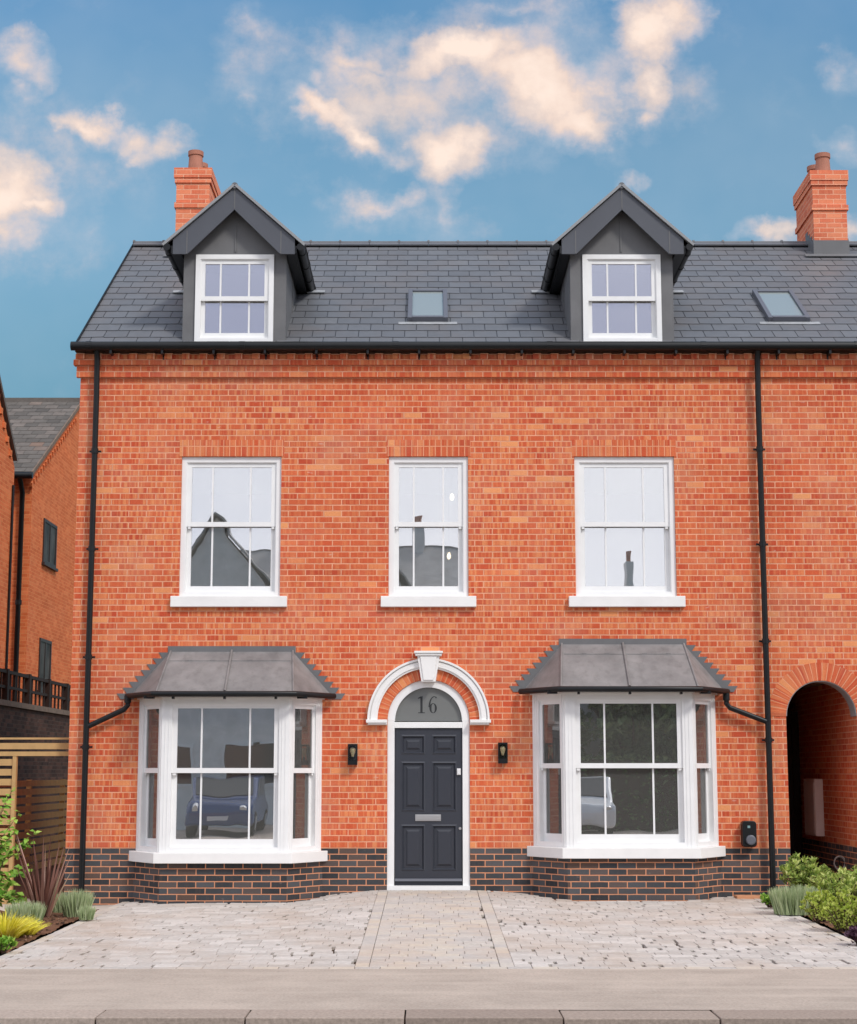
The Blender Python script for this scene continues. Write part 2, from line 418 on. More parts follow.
# side and rear walls, gable end
sidew = MB()
gable = [(0, -.3), (7.4, -.3), (7.4, 6.79), (3.7, 9.25), (0, 6.79)]
for X, d in ((WL, .28), (WR-.28, .28)):
    pass
sidew.v = []; 
def gable_wall(m, X0, X1, prof):
    n = len(prof); i = len(m.v)
    m.v += [(X0, y, z) for y, z in prof] + [(X1, y, z) for y, z in prof]
    m.f.append(tuple(range(i+n-1, i-1, -1))); m.f.append(tuple(range(i+n, i+2*n)))
    for k in range(n):
        a, b = i+k, i+(k+1) % n
        m.f.append((a, b, b+n, a+n))
gable_wall(sidew, WL, WL+.28, [(.002, -.3), (7.4, -.3), (7.4, 6.79), (3.7, 9.25), (.002, 6.79)])
gable_wall(sidew, WR-.28, WR, [(.002, -.3), (7.4, -.3), (7.4, 6.79), (3.7, 9.25), (.002, 6.79)])
sidew.box(WL+.281, WR-.281, 7.12, 7.4, -.3, 6.79)
sidew.build('side_wall', M['red'], H)
# plinth of blue bricks (2 mm behind the red face line would show; butt it under the red wall)
pl = MB()
for a, b in ((WL, -DH), (DH, PL), (PR, WR)): pl.box(a, b, 0, .28, -.40, ZP)
pl.build('plinth', M['blue'], H)
# soldier lintels, 3 mm proud
def soldier_uv(z0): return lambda c, n: (c.x+20.01, c.z-z0+.225*9) if abs(n.y) > .5 else (c.x*.3+20, .1)
SOL = M['soldier']
for c, w in ((UPW[0], UW), (0, .505), (UPW[1], UW)):
    MB().box(c-w-.03, c+w+.03, -.004, .05, UZ1+.001, UZ1+.215).build('lintel', SOL, H, uvf=soldier_uv(UZ1))
def arch_uv(cx, cz, r0):
    def f(c, n):
        a = math.atan2(c.z-cz, c.x-cx); return (a*(r0+.19)+20.03, math.hypot(c.x-cx, c.z-cz)-r0+.24*5+.004)
    return f
MB().ring_y(0, DZ, DH+.001, DH+.125, 0, PI, -.003, .05).build('brick_arch', SOL, H, uvf=arch_uv(0, DZ, DH))
MB().ring_y(PC, PZ, PRR-.002, PRR+.225, 0, PI, -.005, .22).build('brick_arch', SOL, H, uvf=arch_uv(PC, PZ, PRR))
M['softgrey'] = plain('cement_soffit', (.30, .29, .29), .85, .2, .15, 6)
MB().ring_y(PC, PZ, PRR-.012, PRR-.0025, 0, PI, .002, .275).build('arch_soffit', M['softgrey'], H)
# corbelled cornice
MB().box(WL-.045, WR, -.05, .02, 6.437, 6.586).box(WL-.08, WR, -.088, .02, 6.588, 6.66).build('cornice', M['red'], H)
dc = MB().box(WL-.06, WR, -.068, .02, 6.662, 6.738)
x = WL-.04
while x < WR-.2:
    dc.box(x, x+.104, -.108, -.069, 6.663, 6.737); x += .225
dc.build('dentil_course', M['red'], H, uvf=lambda c, n: (c.x+20.0+.055, 20.55+c.z-6.66+.0))
# ---- interior
iw = MB()
iw.box(WL+.3, WR-.3, 4.3, 4.4, -.1, 6.7)
for x in (-.95, .95, 4.3): iw.box(x-.05, x+.05, .3, 4.29, -.1, 6.7)
iw.build('interior_wall', M['room'], H)
fl = MB()
for z in (0, 2.72, 5.75): fl.box(WL+.3, PL-.02, .29, 4.28, z-.12, z+.02)
fl.box(PL-.02, WR-.3, .29, 4.28, 2.72-.12, 2.74)
fl.build('interior_floor', M['roomfloor'], H)

# ---- sash windows in any vertical plane
class Plane:
    def __init__(s, o, u):
        s.o = Vector((o[0], o[1], 0)); s.u = Vector((u[0], u[1], 0)).normalized(); s.n = Vector((-s.u.y, s.u.x, 0))  # n points inwards
    def box(s, m, u0, u1, d0, d1, z0, z1):
        m.obox(s.o+s.u*u0+s.n*d0+Vector((0, 0, z0)), s.u*(u1-u0), s.n*(d1-d0), (0, 0, z1-z0)); return m
def frame_of(pl, m, u0, u1, z0, z1, wl, wr, wt, wb, d0, d1):
    pl.box(m, u0, u0+wl, d0, d1, z0, z1); pl.box(m, u1-wr, u1, d0, d1, z0, z1)
    pl.box(m, u0+wl, u1-wr, d0+.0015, d1, z1-wt, z1); pl.box(m, u0+wl, u1-wr, d0+.0015, d1, z0, z0+wb)
def sashes(pl, part, u0, u1, z0, z1, zm, bars, d=.025, st=.055, top=.05, bot=.075, horns=True, gl='glass'):
    """two sashes inside the frame opening u0..u1, z0..z1, meeting at zm"""
    for k, (a, b, dd) in enumerate(((zm-.034, z1, d), (z0, zm+.024, d+.045))):
        m = MB()
        frame_of(pl, m, u0, u1, a, b, st, st, top if k == 0 else .05, .06 if k == 0 else bot, dd, dd+.04)
        gl0, gl1 = a+(.06 if k == 0 else bot), b-(top if k == 0 else .05)
        gw = (u1-u0)-2*st
        for f in bars:
            uc = u0+st+gw*f; pl.box(m, uc-.011, uc+.011, dd+.003, dd+.034, gl0, gl1)
        if k == 0 and horns:
            for uu in (u0+.012, u1-st+.008): pl.box(m, uu, uu+st-.020, dd+.006, dd+.036, a-.028, a)
        s = m.build('sash', M['white'], part)
        g = MB(); pl.box(g, u0+st-.006, u1-st+.006, dd+.015, dd+.024, gl0-.006, gl1+.006)
        g.build('pane', M[gl], part)
def window(cx, half, z0, z1, y=.03, sill=True, zm=None, bars=(.262, .738), name='window', parent=H, fw=.062):
    pl = Plane((cx-half, y), (1, 0)); m = MB()
    frame_of(pl, m, .002, 2*half-.002, z0+.002, z1-.002, fw, fw, .07, .055, 0, .11)
    # moulded inner bead
    frame_of(pl, m, fw, 2*half-fw, z0+.055, z1-.07, .012, .012, .012, .012, .012, .1)
    part = m.build(name, M['white'], parent)
    zm = zm if zm else (z0+z1)/2+.035
    sashes(pl, part, fw+.012, 2*half-fw-.012, z0+.067, z1-.082, zm, bars)
    if sill:
        MB().box(cx-half-.095, cx+half+.095, -.07, .12, z0-.135, z0+.001).build('sill', M['stone'], part, bevel=.006)
    return part
for c in UPW: window(c, UW, UZ0, UZ1)
window(0, .505, UZ0, UZ1, bars=(.25, .75))

# ---- bay windows
def bay(c, dz):
    FH, WH, D = .775, 1.14, .5
    z0, z1, zm = .487+dz, 2.335+dz, 1.465+dz
    m = MB()
    planes = [(Plane((c-WH, 0), (WH-FH, -D)), math.hypot(WH-FH, D), .115, .085), (Plane((c-FH, -D), (1, 0)), 2*FH, .125, .125), (Plane((c+FH, -D), (WH-FH, D)), math.hypot(WH-FH, D), .085, .115)]
    for pl, L, a, b in planes:
        frame_of(pl, m, 0, L, z0, z1, a, b, .075, .06, 0, .1)
        # vertical reeding on the posts
        for q in (a*.35, a*.7): pl.box(m, q-.004, q+.004, -.006, 0, z0+.01, z1-.01)
        for q in (b*.35, b*.7): pl.box(m, L-q-.004, L-q+.004, -.006, 0, z0+.01, z1-.01)
    part = m.build('bay_window', M['white'], H)
    for k, (pl, L, a, b) in enumerate(planes):
        sashes(pl, part, a, L-b, z0+.06, z1-.075, zm, (.25, .75) if k == 1 else (), st=.062 if k == 1 else .045, bot=.095, gl='glass' if k == 1 else 'glass_side')
    # sill in three lengths
    def off(h, w, d): return [(c-w, 0), (c-h, -d), (c+h, -d), (c+w, 0)]
    o = off(.83, 1.225, .58)
    MB().prism_z([o[0], o[1], o[2], o[3], (c+1.1, .1), (c-1.1, .1)], .36+dz, .486+dz).build('sill', M['stone'], part, bevel=.006)
    b0 = off(.765, 1.16, .49)
    MB().prism_z([(b0[0][0], -.001), b0[1], b0[2], (b0[3][0], -.001)], -.4, .359+dz).build('bay_plinth', M['blue'], part)
    # head board under the roof
    h0 = off(.80, 1.17, .53)
    MB().prism_z([h0[0], h0[1], h0[2], h0[3]], 2.336+dz, 2.375+dz).build('head_board', M['white'], part)
    # lead roof
    ez, tz = 2.40+dz, 2.945+dz*1.6
    e = [(c-1.25, -.002, ez), (c-.83, -.66, ez), (c+.83, -.66, ez), (c+1.25, -.002, ez)]
    t0, t1 = (c-.765, -.002, tz), (c+.765, -.002, tz)
    r = MB(); r.poly([e[0], e[1], t0]); r.poly([e[1], e[2], t1, t0]); r.poly([e[2], e[3], t1])
    el = [(x, y, 2.376+dz) for x, y, z in e]; r.poly([el[0], el[3], el[2], el[1]])
    for a, b in ((0, 1), (1, 2), (2, 3)): r.poly([el[a], el[b], e[b], e[a]])
    r.poly([e[0], t0, t1, e[3], el[3], el[0]])
    # rolls on the hips, the middle seam and the upper lap
    ra = [((c, -.66, ez+.01), (c, -.004, tz+.01)), (e[1], t0), (e[2], t1)]
    for a, b in ra: r.tube([Vector(a)+Vector((0, -.004, .004)), Vector(b)+Vector((0, -.004, .004))], .014, 8)
    f = .76
    lp = lambda a, b, f: tuple(Vector(a)*(1-f)+Vector(b)*f)
    A, B = lp(e[1], t0, f), lp(e[2], t1, f)
    r.tube([Vector(A)+Vector((.03, -.002, .002)), Vector(B)+Vector((-.03, -.002, .002))], .006, 6)
    for uu in (.18, .36, .66, .85):
        q = lp(A, B, uu); r.box(q[0]-.03, q[0]+.03, q[1]-.010, q[1]+.01, q[2]-.015, q[2]+.012)
    r.build('bay_roof', M['lead'], part)
    # stepped flashing
    fm = MB(); fm.box(c-.80, c+.80, -.009, -.001, tz-.015, tz+.065)
    n = 8; zt = tz-.015
    for s in (-1, 1):
        for i in range(n):
            za, zb = zt-.0*i-i*.073, zt-(i+1)*.073
            xi = .76+(1.25-.76)*max(0, (tz-za)/(tz-ez))-.03
            xo = .83+i*.073
            pts = [(c+s*xi, zb), (c+s*(xo+.035), zb), (c+s*(xo+.085), za), (c+s*xi, za)]
            if s < 0: pts = pts[::-1]
            fm.prism_y(pts, -.009-.0006*(i % 2), -.001)
    fm.build('flashing', M['leaddark'], part)
    g = MB(); gp = [(c-1.29, -.06, 2.375+dz), (c-.865, -.715, 2.375+dz), (c+.865, -.715, 2.375+dz), (c+1.29, -.06, 2.375+dz)]
    g.tube(gp, .036, 10)
    gt = g.build('gutter', M['black'], part, smooth=True)
    for uu, d in ((-.62, -.70), (0, -.70), (.62, -.70)): MB().box(c+uu-.014, c+uu+.014, d, d+.07, 2.315+dz, 2.36+dz).build('gutter_bracket', M['black'], part)
    for s in (-1, 1): MB().box(c+s*.93-.06, c+s*.93+.06, -.6, -.5, 2.325+dz, 2.36+dz).build('gutter_bracket', M['black'], part)
    return part
bay(BAYS[0], -.012); bay(BAYS[1], .046)

# ---- front door
fr = MB()
fr.box(-DH+.002, -.423, .022, .13, .0, DZ+.001).box(.423, DH-.002, .022, .13, .0, DZ+.001)
fr.box(-.4225, .4225, .024, .13, 1.975, 2.048)
fr.box(-DH+.002, DH-.002, -.012, .14, -.02, .052)
fr.ring_y(0, DZ, .418, DH-.002, 0, PI, .022, .13)
df = fr.build('door_frame', M['white'], H)
sl = MB(); sx0, sx1, sz0, sz1 = -.418, .418, .055, 1.972
yf = .05
cols = ((-.342, -.04), (.04, .352)); rows = ((.225, .79), (.945, 1.56), (1.645, 1.89))
# rails and stiles in one plane, panels sunk and raised
xs = [sx0, cols[0][0], cols[0][1], cols[1][0], cols[1][1], sx1]; zs = [sz0]+[z for r in rows for z in r]+[sz1]
def inpanel(i, j): return i in (1, 3) and j in (1, 3, 5)
for i in range(5):
    for j in range(7):
        if not inpanel(i, j):
            sl.poly([(xs[i], yf, zs[j]), (xs[i+1], yf, zs[j]), (xs[i+1], yf, zs[j+1]), (xs[i], yf, zs[j+1])])
for (a, b) in cols:
    for (p, q) in rows:
        levels = [(0, yf), (.018, yf-.008), (.036, yf+.020), (.062, yf+.018), (.085, yf+.003)]
        prev = None
        for ins, yy in levels:
            rr = [(a+ins, yy, p+ins), (b-ins, yy, p+ins), (b-ins, yy, q-ins), (a+ins, yy, q-ins)]
            if prev:
                for k in range(4): sl.poly([prev[k], prev[(k+1) % 4], rr[(k+1) % 4], rr[k]])
            prev = rr
        sl.poly(prev)
sl.poly([(sx0, yf+.05, sz0), (sx0, yf+.05, sz1), (sx1, yf+.05, sz1), (sx1, yf+.05, sz0)])
dr = sl.build('door', M['door'], H)
MB().box(-.164, .154, yf-.012, yf, .832, .912).box(-.15, .14, yf-.018, yf-.0125, .846, .898).build('letter_plate', M['steel'], dr, bevel=.002)
MB().box(.352, .40, yf-.03, yf, 1.395, 1.475).box(.36, .392, yf-.036, yf-.0305, 1.405, 1.465).build('door_lock', M['vanwhite'], dr, bevel=.003)
MB().tube([(.39, yf-.012, .742), (.39, yf, .742)], .017, 16).build('keyhole', M['steel'], dr)
MB().obox((sx0+.004, yf-.035, .105), (sx1-sx0-.008, 0, 0), (0, .04, 0), (0, .012, .03)).build('weather_bar', M['grey_plastic'], dr)
fan = MB().prism_y(arc(0, DZ, .42, 0, PI)+[(-.42, 2.07), (.42, 2.07)][:0], .07, .078).build('fanlight', M['obscured'], H)
# house number 16, serif numerals on the fanlight
def bold(path, w, m, y):
    for k in range(len(path)-1):
        (x0, z0), (x1, z1) = path[k], path[k+1]; w0, w1 = w[k], w[k+1]
        dx, dz = x1-x0, z1-z0; L = math.hypot(dx, dz); nx, nz = -dz/L, dx/L
        m.poly([(x0-nx*w0, y, z0-nz*w0), (x1-nx*w1, y, z1-nz*w1), (x1+nx*w1, y, z1+nz*w1), (x0+nx*w0, y, z0+nz*w0)])
dg = MB(); yn = .0685
zb, zt = P(428, 713)[1], P(428, 695.8)[1]; hN = zt-zb
x1c = -.088
dg.poly([(x1c-.014, yn, zb+.008), (x1c+.014, yn, zb+.008), (x1c+.014, yn, zt), (x1c-.014, yn, zt-.012)])
dg.poly([(x1c-.042, yn, zb), (x1c+.042, yn, zb), (x1c+.042, yn, zb+.010), (x1c-.042, yn, zb+.010)])
dg.poly([(x1c-.046, yn, zt-.034), (x1c-.014, yn, zt-.028), (x1c-.002, yn, zt), (x1c-.046, yn, zt-.024)])
d1 = dg.build('house_number', M['digits'], fan, fix=False)
dg = MB(); xc, zc, rx, rz = .058, zb+.062, .047, .062
n = 40
ring = []
for k in range(n):
    a0, a1 = 2*PI*k/n, 2*PI*(k+1)/n
    def pt(a, inner):
        t = .0065+.0115*abs(math.cos(a))
        return (xc+(rx-(t*1.5 if inner else 0))*math.cos(a), yn, zc+(rz-(t if inner else 0))*math.sin(a))
    dg.poly([pt(a0, 1), pt(a0, 0), pt(a1, 0), pt(a1, 1)])
pts = []; ww = []
for k in range(15):
    a = PI*(1-.0)-k/14*PI*.62
    pts.append((xc+.015-(-math.cos(a))*.062, zb+.075+math.sin(a)*(hN-.082))); ww.append(.011-.008*k/14)
bold(pts, ww, dg, yn-.0006)
bold([(xc+.030, zt-.016), (xc+.042, zt-.022)], [.008, .009], dg, yn-.0009)
dg.build('house_number', M['digits'], fan, fix=False)
# moulded arch, ledges and keystone
am = MB(); am.ring_y(0, 2.075, .635, .745, 0, PI, -.045, -.0005, 48); am.ring_y(0, 2.075, .66, .72, 0, PI, -.062, -.0452, 48); am.ring_y(0, 2.075, .735, .76, 0, PI, -.075, -.0005, 48)
ar = am.build('door_arch', M['stone'], H)
for s in (-1, 1):
    lg = MB()
    lg.box(s*.515, s*.775, -.10, -.001, 2.035, 2.074); lg.box(s*.515, s*.755, -.08, -.001, 2.012, 2.0345)
    lg.build('impost', M['stone'], ar, bevel=.004)
kz0, kz1 = 2.54, 2.862
ks = MB().prism_y([(-.088, kz0), (.088, kz0), (.14, kz1), (-.14, kz1)], -.13, -.002)
ks.prism_y([(-.062, kz0+.02), (.062, kz0+.02), (.105, kz1-.002), (-.105, kz1-.002)], -.145, -.1305)
ks.box(-.165, .165, -.16, -.002, kz1+.001, kz1+.03).box(-.178, .178, -.175, -.002, kz1+.031, kz1+.058)
ks.build('keystone', M['stone'], ar, bevel=.004)

# ---- roof
EY, EZ = -.15, 6.838; RY, RZ = 3.7, 9.385
SL = Vector((0, RY-EY, RZ-EZ)); SLn = SL.length; su = SL.normalized(); sn = Vector((0, -su.z, su.y))
def roofpt(px, py):
    d = ray(px, py); k = (RZ-EZ)/(RY-EY)
    # CZ + t dz = EZ + (CYD + t dy - EY) k
    t = (EZ-CZ+(CYD-EY)*k)/(d[2]-d[1]*k)
    return Vector((t*d[0], CYD+t*d[1], CZ+t*d[2]))
DORM = (-2.507, 2.50); DHW = .665
def slates(m, o, u, v, n, width, length, sw, gauge, skip=None, thick=.005, jit=.003, offs=0.):
    rows = int(math.ceil(length/gauge))
    for r in range(rows):
        x = -sw*(.5 if r % 2 else 0)+offs-sw
        while x < width:
            a, b = max(0, x+.0045), min(width, x+sw-.0045)
            x += sw
            if b-a < .02: continue
            v0 = r*gauge+random.uniform(-jit, jit); v1 = min(length+.02, (r+1)*gauge+.03)
            mid = o+u*((a+b)/2)+v*((v0+v1)/2)
            if skip and skip(a, b, v0, v1): continue
            t = random.uniform(0, .0015)
            sk = random.uniform(-.004, .004) if random.random() < .8 else random.uniform(-.012, .012)
            p0 = o+u*a+v*(v0+sk)+n*(.009+t); p1 = o+u*b+v*(v0-sk)+n*(.009+random.uniform(0, .0015))
            q0 = o+u*a+v*v1+n*.001; q1 = o+u*b+v*v1+n*.001
            dn = n*thick
            i = len(m.v); m.v += [tuple(w) for w in (p0-dn, p1-dn, q1-dn, q0-dn, p0, p1, q1, q0)]
            m.f += [tuple(i+k for k in f) for f in ((4, 5, 6, 7), (0, 1, 5, 4), (3, 0, 4, 7), (1, 2, 6, 5))]
def dskip(x0):
    def f(a, b, v0, v1):
        xa, xb = x0+a, x0+b
        for c in DORM:
            if xa > c-DHW and xb < c+DHW and .2 < v0 and v0*su.y < 1.2+.3: return True
        return False
    return f
def half(m, y0, y1):
    pass
rf = MB()
x0, x1 = WL-.03, WR+.05
cuts = [x0] + [v for c in DORM for v in (c-DHW+.02, c+DHW-.02)] + [x1]
o = Vector((0, EY, EZ))
def slab(a, b, s0, s1):
    p = o+su*s0-sn*.04; rf.obox((a, p.y, p.z), (b-a, 0, 0), su*(s1-s0), sn*.0395)
for k in range(0, 6, 2): slab(cuts[k], cuts[k+1], .02, SLn)
for k in (1, 3): slab(cuts[k], cuts[k+1], .02, .17); slab(cuts[k], cuts[k+1], 2.0, SLn)
# rear slope
rf.obox((x0, RY, RZ), (x1-x0, 0, 0), (0, RY-EY, -(RZ-EZ)), (0, -.04*su.z, -.04*su.y))
roof = rf.build('roof', M['black'], H)
sm_ = MB(); slates(sm_, Vector((x0, EY, EZ)), Vector((1, 0, 0)), su, sn, x1-x0, SLn, .30, SLn/17, dskip(x0), offs=.14)
sm_.build('slate_covering', M['slate'], roof, fix=False)
rg = MB(); x = x0
while x < x1-.05:
    w = min(.45, x1-x)
    for s in (-1, 1):
        rg.obox((x+.003, RY, RZ+.035), (w-.006, 0, 0), (0, s*.115, -.075), (0, s*.01, .018))
    rg.tube([(x+.001, RY, RZ+.048), (x+w-.001, RY, RZ+.048)], .022, 8)
    rg.tube([(x-.016, RY, RZ+.052), (x+.016, RY, RZ+.052)], .034, 10)
    x += w
rg.build('ridge', M['slate'], roof, fix=False)
# verge trim
MB().obox((x0-.018, EY, EZ-.05), (.017, 0, 0), SL, sn*.075).build('verge_trim', M['black'], roof)
# rooflights
def rooflight(bl, br, tl):
    a, b, c_ = roofpt(*bl), roofpt(*br), roofpt(*tl)
    w = b.x-a.x; h = (c_-a).length if abs(c_.x-a.x) < .2 else abs((c_-a).dot(su)); h = (c_-a).dot(su)
    a = Vector((a.x, a.y, a.z))
    u = Vector((1, 0, 0)); m = MB(); T = .075; B = .06
    for (p, q, r, s) in ((0, B, 0, h), (w-B, w, 0, h)): m.obox(a+u*p+su*r, u*(q-p), su*(s-r), sn*T)
    m.obox(a+u*B, u*(w-2*B), su*B, sn*(T+.006)); m.obox(a+u*B+su*(h-B), u*(w-2*B), su*B, sn*(T-.004))
    part = m.build('rooflight', M['grey_plastic'], H, bevel=.006)
    MB().obox(a+u*B+su*B+sn*.035, u*(w-2*B), su*(h-2*B), sn*.012).build('pane', M['skyglass'], part)
    MB().obox(a+u*(-.12)+su*(-.10)+sn*.006, u*(w+.24), su*.09, sn*.008).build('flashing', M['leadwhite'], part)
rooflight((407.5, 322.5), (448, 322.5), (409, 294)); rooflight((768, 322.5), (810, 322.5), (754, 294.5))

M['vergegrey'] = plain('grey_verge', (.26, .27, .28), .7)
# ---- dormers
def dormer(c):
    y = -.03; z0, z1 = 6.885, 8.062; hw = .508
    m = MB()
    m.box(c-DHW, c-hw, y, y+.04, 6.87, 8.35); m.box(c+hw, c+DHW, y, y+.04, 6.87, 8.35)
    m.prism_y([(c-hw, z1), (c+hw, z1), (c+hw, 8.40), (c, 8.86), (c-hw, 8.40)], y+.001, y+.04)
    m.box(c-.010, c+.010, y-.012, y+.001, z1+.04, 8.8)
    for s in (-1, 1):
        m.box(c+s*(DHW-.03), c+s*(DHW+.002), y+.041, 2.6, 6.85, 8.2)
        m.box(c+s*(DHW-.004), c+s*(DHW+.012), .9, .915, 6.9, 8.2)
    part = m.build('dormer', M['leaddark'], H)
    MB().box(c-.6, c+.6, 1.2, 1.24, 6.9, 8.2).box(c-.63, c+.63, .02, 1.2, 8.19, 8.21).build('dormer_lining', M['room'], part)
    # window: frame, two sashes, panes as sub-parts
    pl_ = Plane((c-hw, y-.03), (1, 0)); f = MB(); fw = .062
    frame_of(pl_, f, .002, 2*hw-.002, z0, z1, fw, fw, .06, .06, 0, .1)
    frame_of(pl_, f, fw, 2*hw-fw, z0+.06, z1-.06, .012, .012, .012, .012, .012, .09)
    f.build('window_frame', M['white'], part)
    MB().box(c-hw-.06, c+hw+.06, y-.045, y+.0, z0-.03, z0-.001).build('window_sill', M['leadwhite'], part)
    sashes(pl_, part, fw+.012, 2*hw-fw-.012, z0+.072, z1-.072, (z0+z1)/2+.01, (.26, .74), st=.05, horns=False)
    # bargeboards
    ap, ez, eh = 8.915, 8.165, .885
    for s in (-1, 1):
        pts = [(c, ap-.30), (c+s*.60, 8.02), (c+s*.785, 8.02), (c+s*.785, ap-.785*.887-.005), (c, ap)]
        if s < 0: pts = pts[::-1]
        MB().prism_y(pts, -.215, -.185).build('bargeboard', M['barge'], part)
    for q0, za, zb in ((c, ap-.29, ap-.01), (c-.605, 8.025, 8.33), (c+.605, 8.025, 8.33)): MB().box(q0-.006, q0+.006, -.219, -.2151, za, zb).build('barge_joint', M['leaddark'], part)
    # roof slopes with slates on top, pale verge strip at the front
    for s in (-1, 1):
        e = Vector((c+s*.895, -.20, 8.128)); a = Vector((c, -.20, 8.925)); d = (a-e); L = d.length; dn = d.normalized()
        nn = Vector((0, 1, 0)).cross(dn) if s > 0 else dn.cross(Vector((0, 1, 0)))
        if nn.z < 0: nn = -nn
        r = MB(); r.obox(e, (0, 3.2, 0), dn*L, nn*.03)
        rp = r.build('dormer_roof', M['black'], part)
        sl_ = MB(); uu = Vector((0, 1, 0)); slates(sl_, e+nn*.032, uu, dn, nn, 3.2, L-.02, .3, .22)
        for k in range(len(sl_.f)): pass
        sl_.build('slate_covering', M['slate'], part, fix=True)
        v = MB(); v.obox(e+Vector((0, -.05, 0))-dn*.01, (0, .049, 0), dn*(L+.01), nn*.034)
        v.build('verge_trim', M['vergegrey'], part)
        # boxed eaves and soffit running back to the main roof
        b = MB(); b.box(c+s*(DHW+.014), c+s*.785, -.184, 2.0, 8.022, 8.10); b.box(c+s*.786, c+s*.81, -.21, 2.0, 8.03, 8.13)
        # sloping soffit behind the bargeboard
        e2 = Vector((c+s*.66, -.184, 8.10)); a2 = Vector((c, -.184, 8.67)); 
        b.obox(e2, (0, .15, 0), a2-e2, nn*.03)
        b.build('soffit', M['black'], part)
        g = MB(); g.tube([(c+s*.86, -.24, 8.108), (c+s*.86, 1.72, 8.108)], .048, 10)
        for yy in (.0, .6, 1.2): g.tube([(c+s*.86, yy, 8.108), (c+s*.86, yy+.05, 8.108)], .056, 10)
        g.build('gutter', M['black'], part, smooth=True)
        MB().obox(Vector((c+s*.70, 1.62, 8.03)), (s*.36, 0, 0), su*.10, sn*.015).build('flashing', M['leadwhite'], part)
    MB().tube([(c, -.24, 8.932), (c, 3.1, 8.932)], .042, 12).build('ridge', M['slate'], part, smooth=True)
    return part
for c in DORM: dormer(c)

# ---- gutter, fascia, rain-water pipes
g = MB().tube([(WL-.09, -.215, 6.802), (WR, -.215, 6.802)], .058, 14)
gt = g.build('gutter', M['black'], H, smooth=True)
MB().box(WL-.05, WR, -.165, -.02, 6.745, 6.86).build('fascia', M['black'], H)
x = WL+.42
while x < 6.5:
    MB().box(x-.014, x+.014, -.235, -.07, 6.70, 6.775).box(x-.008, x+.008, -.09, -.07, 6.655, 6.705).build('gutter_bracket', M['black'], gt); x += .655
x = WL+.1
while x < 6.5:
    MB().tube([(x, -.215, 6.802), (x+.07, -.215, 6.802)], .063, 14).build('gutter_joint', M['black'], gt); x += 1.96
def pipe(x, zb, clips, branch):
    m = MB().tube([(x, -.2, 6.80), (x, -.13, 6.66), (x, -.125, 6.40), (x, -.105, 6.2), (x, -.105, zb)], .037, 12)
    p = m.build('drainpipe', M['black'], H, smooth=True)
    for z in clips:
        MB().tube([(x, -.105, z-.03), (x, -.105, z+.03)], .046, 12).box(x-.075, x+.075, -.075, -.055, z-.012, z+.012).box(x-.02, x+.02, -.06, -.001, z-.02, z+.02).build('pipe_clip', M['black'], p)
    b = MB().tube(branch, .034, 10); b.tube([branch[0], (branch[0][0], branch[0][1], branch[0][2]-.09)], .043, 10)
    b.build('branch_pipe', M['black'], p, smooth=True)
pipe(-4.238, -.17, [P(90, y, -.1)[1] for y in (451, 548.7, 657, 747)], [(-3.735, -.10, 2.37), (-3.735, -.10, 2.25), (-3.775, -.10, 2.20), (-4.215, -.105, 1.99)])
pipe(4.208, -.07, [P(760, y, -.1)[1] for y in (449, 544, 641, 740)], [(3.70, -.10, 2.40), (3.70, -.10, 2.27), (3.74, -.10, 2.22), (4.185, -.105, 2.05)])

# ---- chimneys
def chimney(x0, x1, y0, y1, zt, side):
    m = MB(); m.box(x0, x1, y0, y1, 8.7, zt-.001)
    for za, zb, p in ((zt-.62, zt-.54, .022), (zt-.23, zt-.155, .022), (zt-.1545, zt-.078, .0), (zt-.1535, zt-.077, .035), (zt-.0765, zt, .035)):
        m.box(x0-p-.001, x1+p+.001, y0-p-.001, y1+p+.001, za, zb)
    ch = m.build('chimney', M['chim'], H)
    MB().box(x0+.02, x1-.02, y0+.02, y1-.02, zt+.0005, zt+.02).build('flaunching', M['mortar_cap'], ch, bevel=.01)
    for yy in (y0+.3, y1-.3):
        xc = (x0+x1)/2-.01
        b = MB().tube([(xc, yy, zt+.015), (xc, yy, zt+.30), (xc, yy, zt+.302), (xc, yy, zt+.37)], [.120, .102, .118, .118], 20)
        b.build('chimney_pot', M['pot'], ch, smooth=True)
    f = MB().box(x0-.015, x1+.015, y0-.012, y0-.002, EZ+(y0-EY)*.6655-.02, EZ+(y0-EY)*.6655+.23)
    f.obox((x0-.16, y0-.015, EZ+(y0-EY)*.6655+.018), (x1-x0+.32, 0, 0), -su*.12, -sn*.008)
    for s, xx in ((-1, x0), (1, x1)):
        for k in range(4):
            yy = y0+k*.13; f.box(xx+s*.002, xx+s*.01, yy, yy+.13, EZ+(yy-EY)*.6655-.05, EZ+(yy-EY)*.6655+.26-k*.01)
    f.build('flashing', M['leaddark'], ch)
chimney(5.785, 6.29, 3.22, 4.35, 10.40, 1)
chimney(-3.80, -3.30, 3.22, 4.35, 10.44, -1)

# ---- side passage
pw = MB()
pw.box(PR, PR+.2, .281, 7.1, ZP, 2.6); pw.box(PL-.2, PL, .281, 7.1, ZP, 2.6)
pw.build('passage_wall', M['red'], H)
MB().box(PR-.001, PR+.2, .281, 7.1, -.3, ZP-.001).box(PL-.2, PL+.001, .281, 7.1, -.3, ZP-.001).build('plinth', M['blue'], H)
MB().box(PL-.2, PR+.2, .281, 7.1, 2.601, 2.7).build('passage_ceiling', M['render'], H)
gm = MB()
k = 0; x = PL+.02
while x < PR-.03:
    gm.box(x, x+.10, 3.30, 3.325, -.05, 2.3); x += .107
gate = gm.build('passage_gate', M['rail'], H)
MB().box(PL+.01, PR-.01, 3.326, 3.37, .3, .4).box(PL+.01, PR-.01, 3.326, 3.37, 1.7, 1.8).build('ledge', M['rail'], gate)

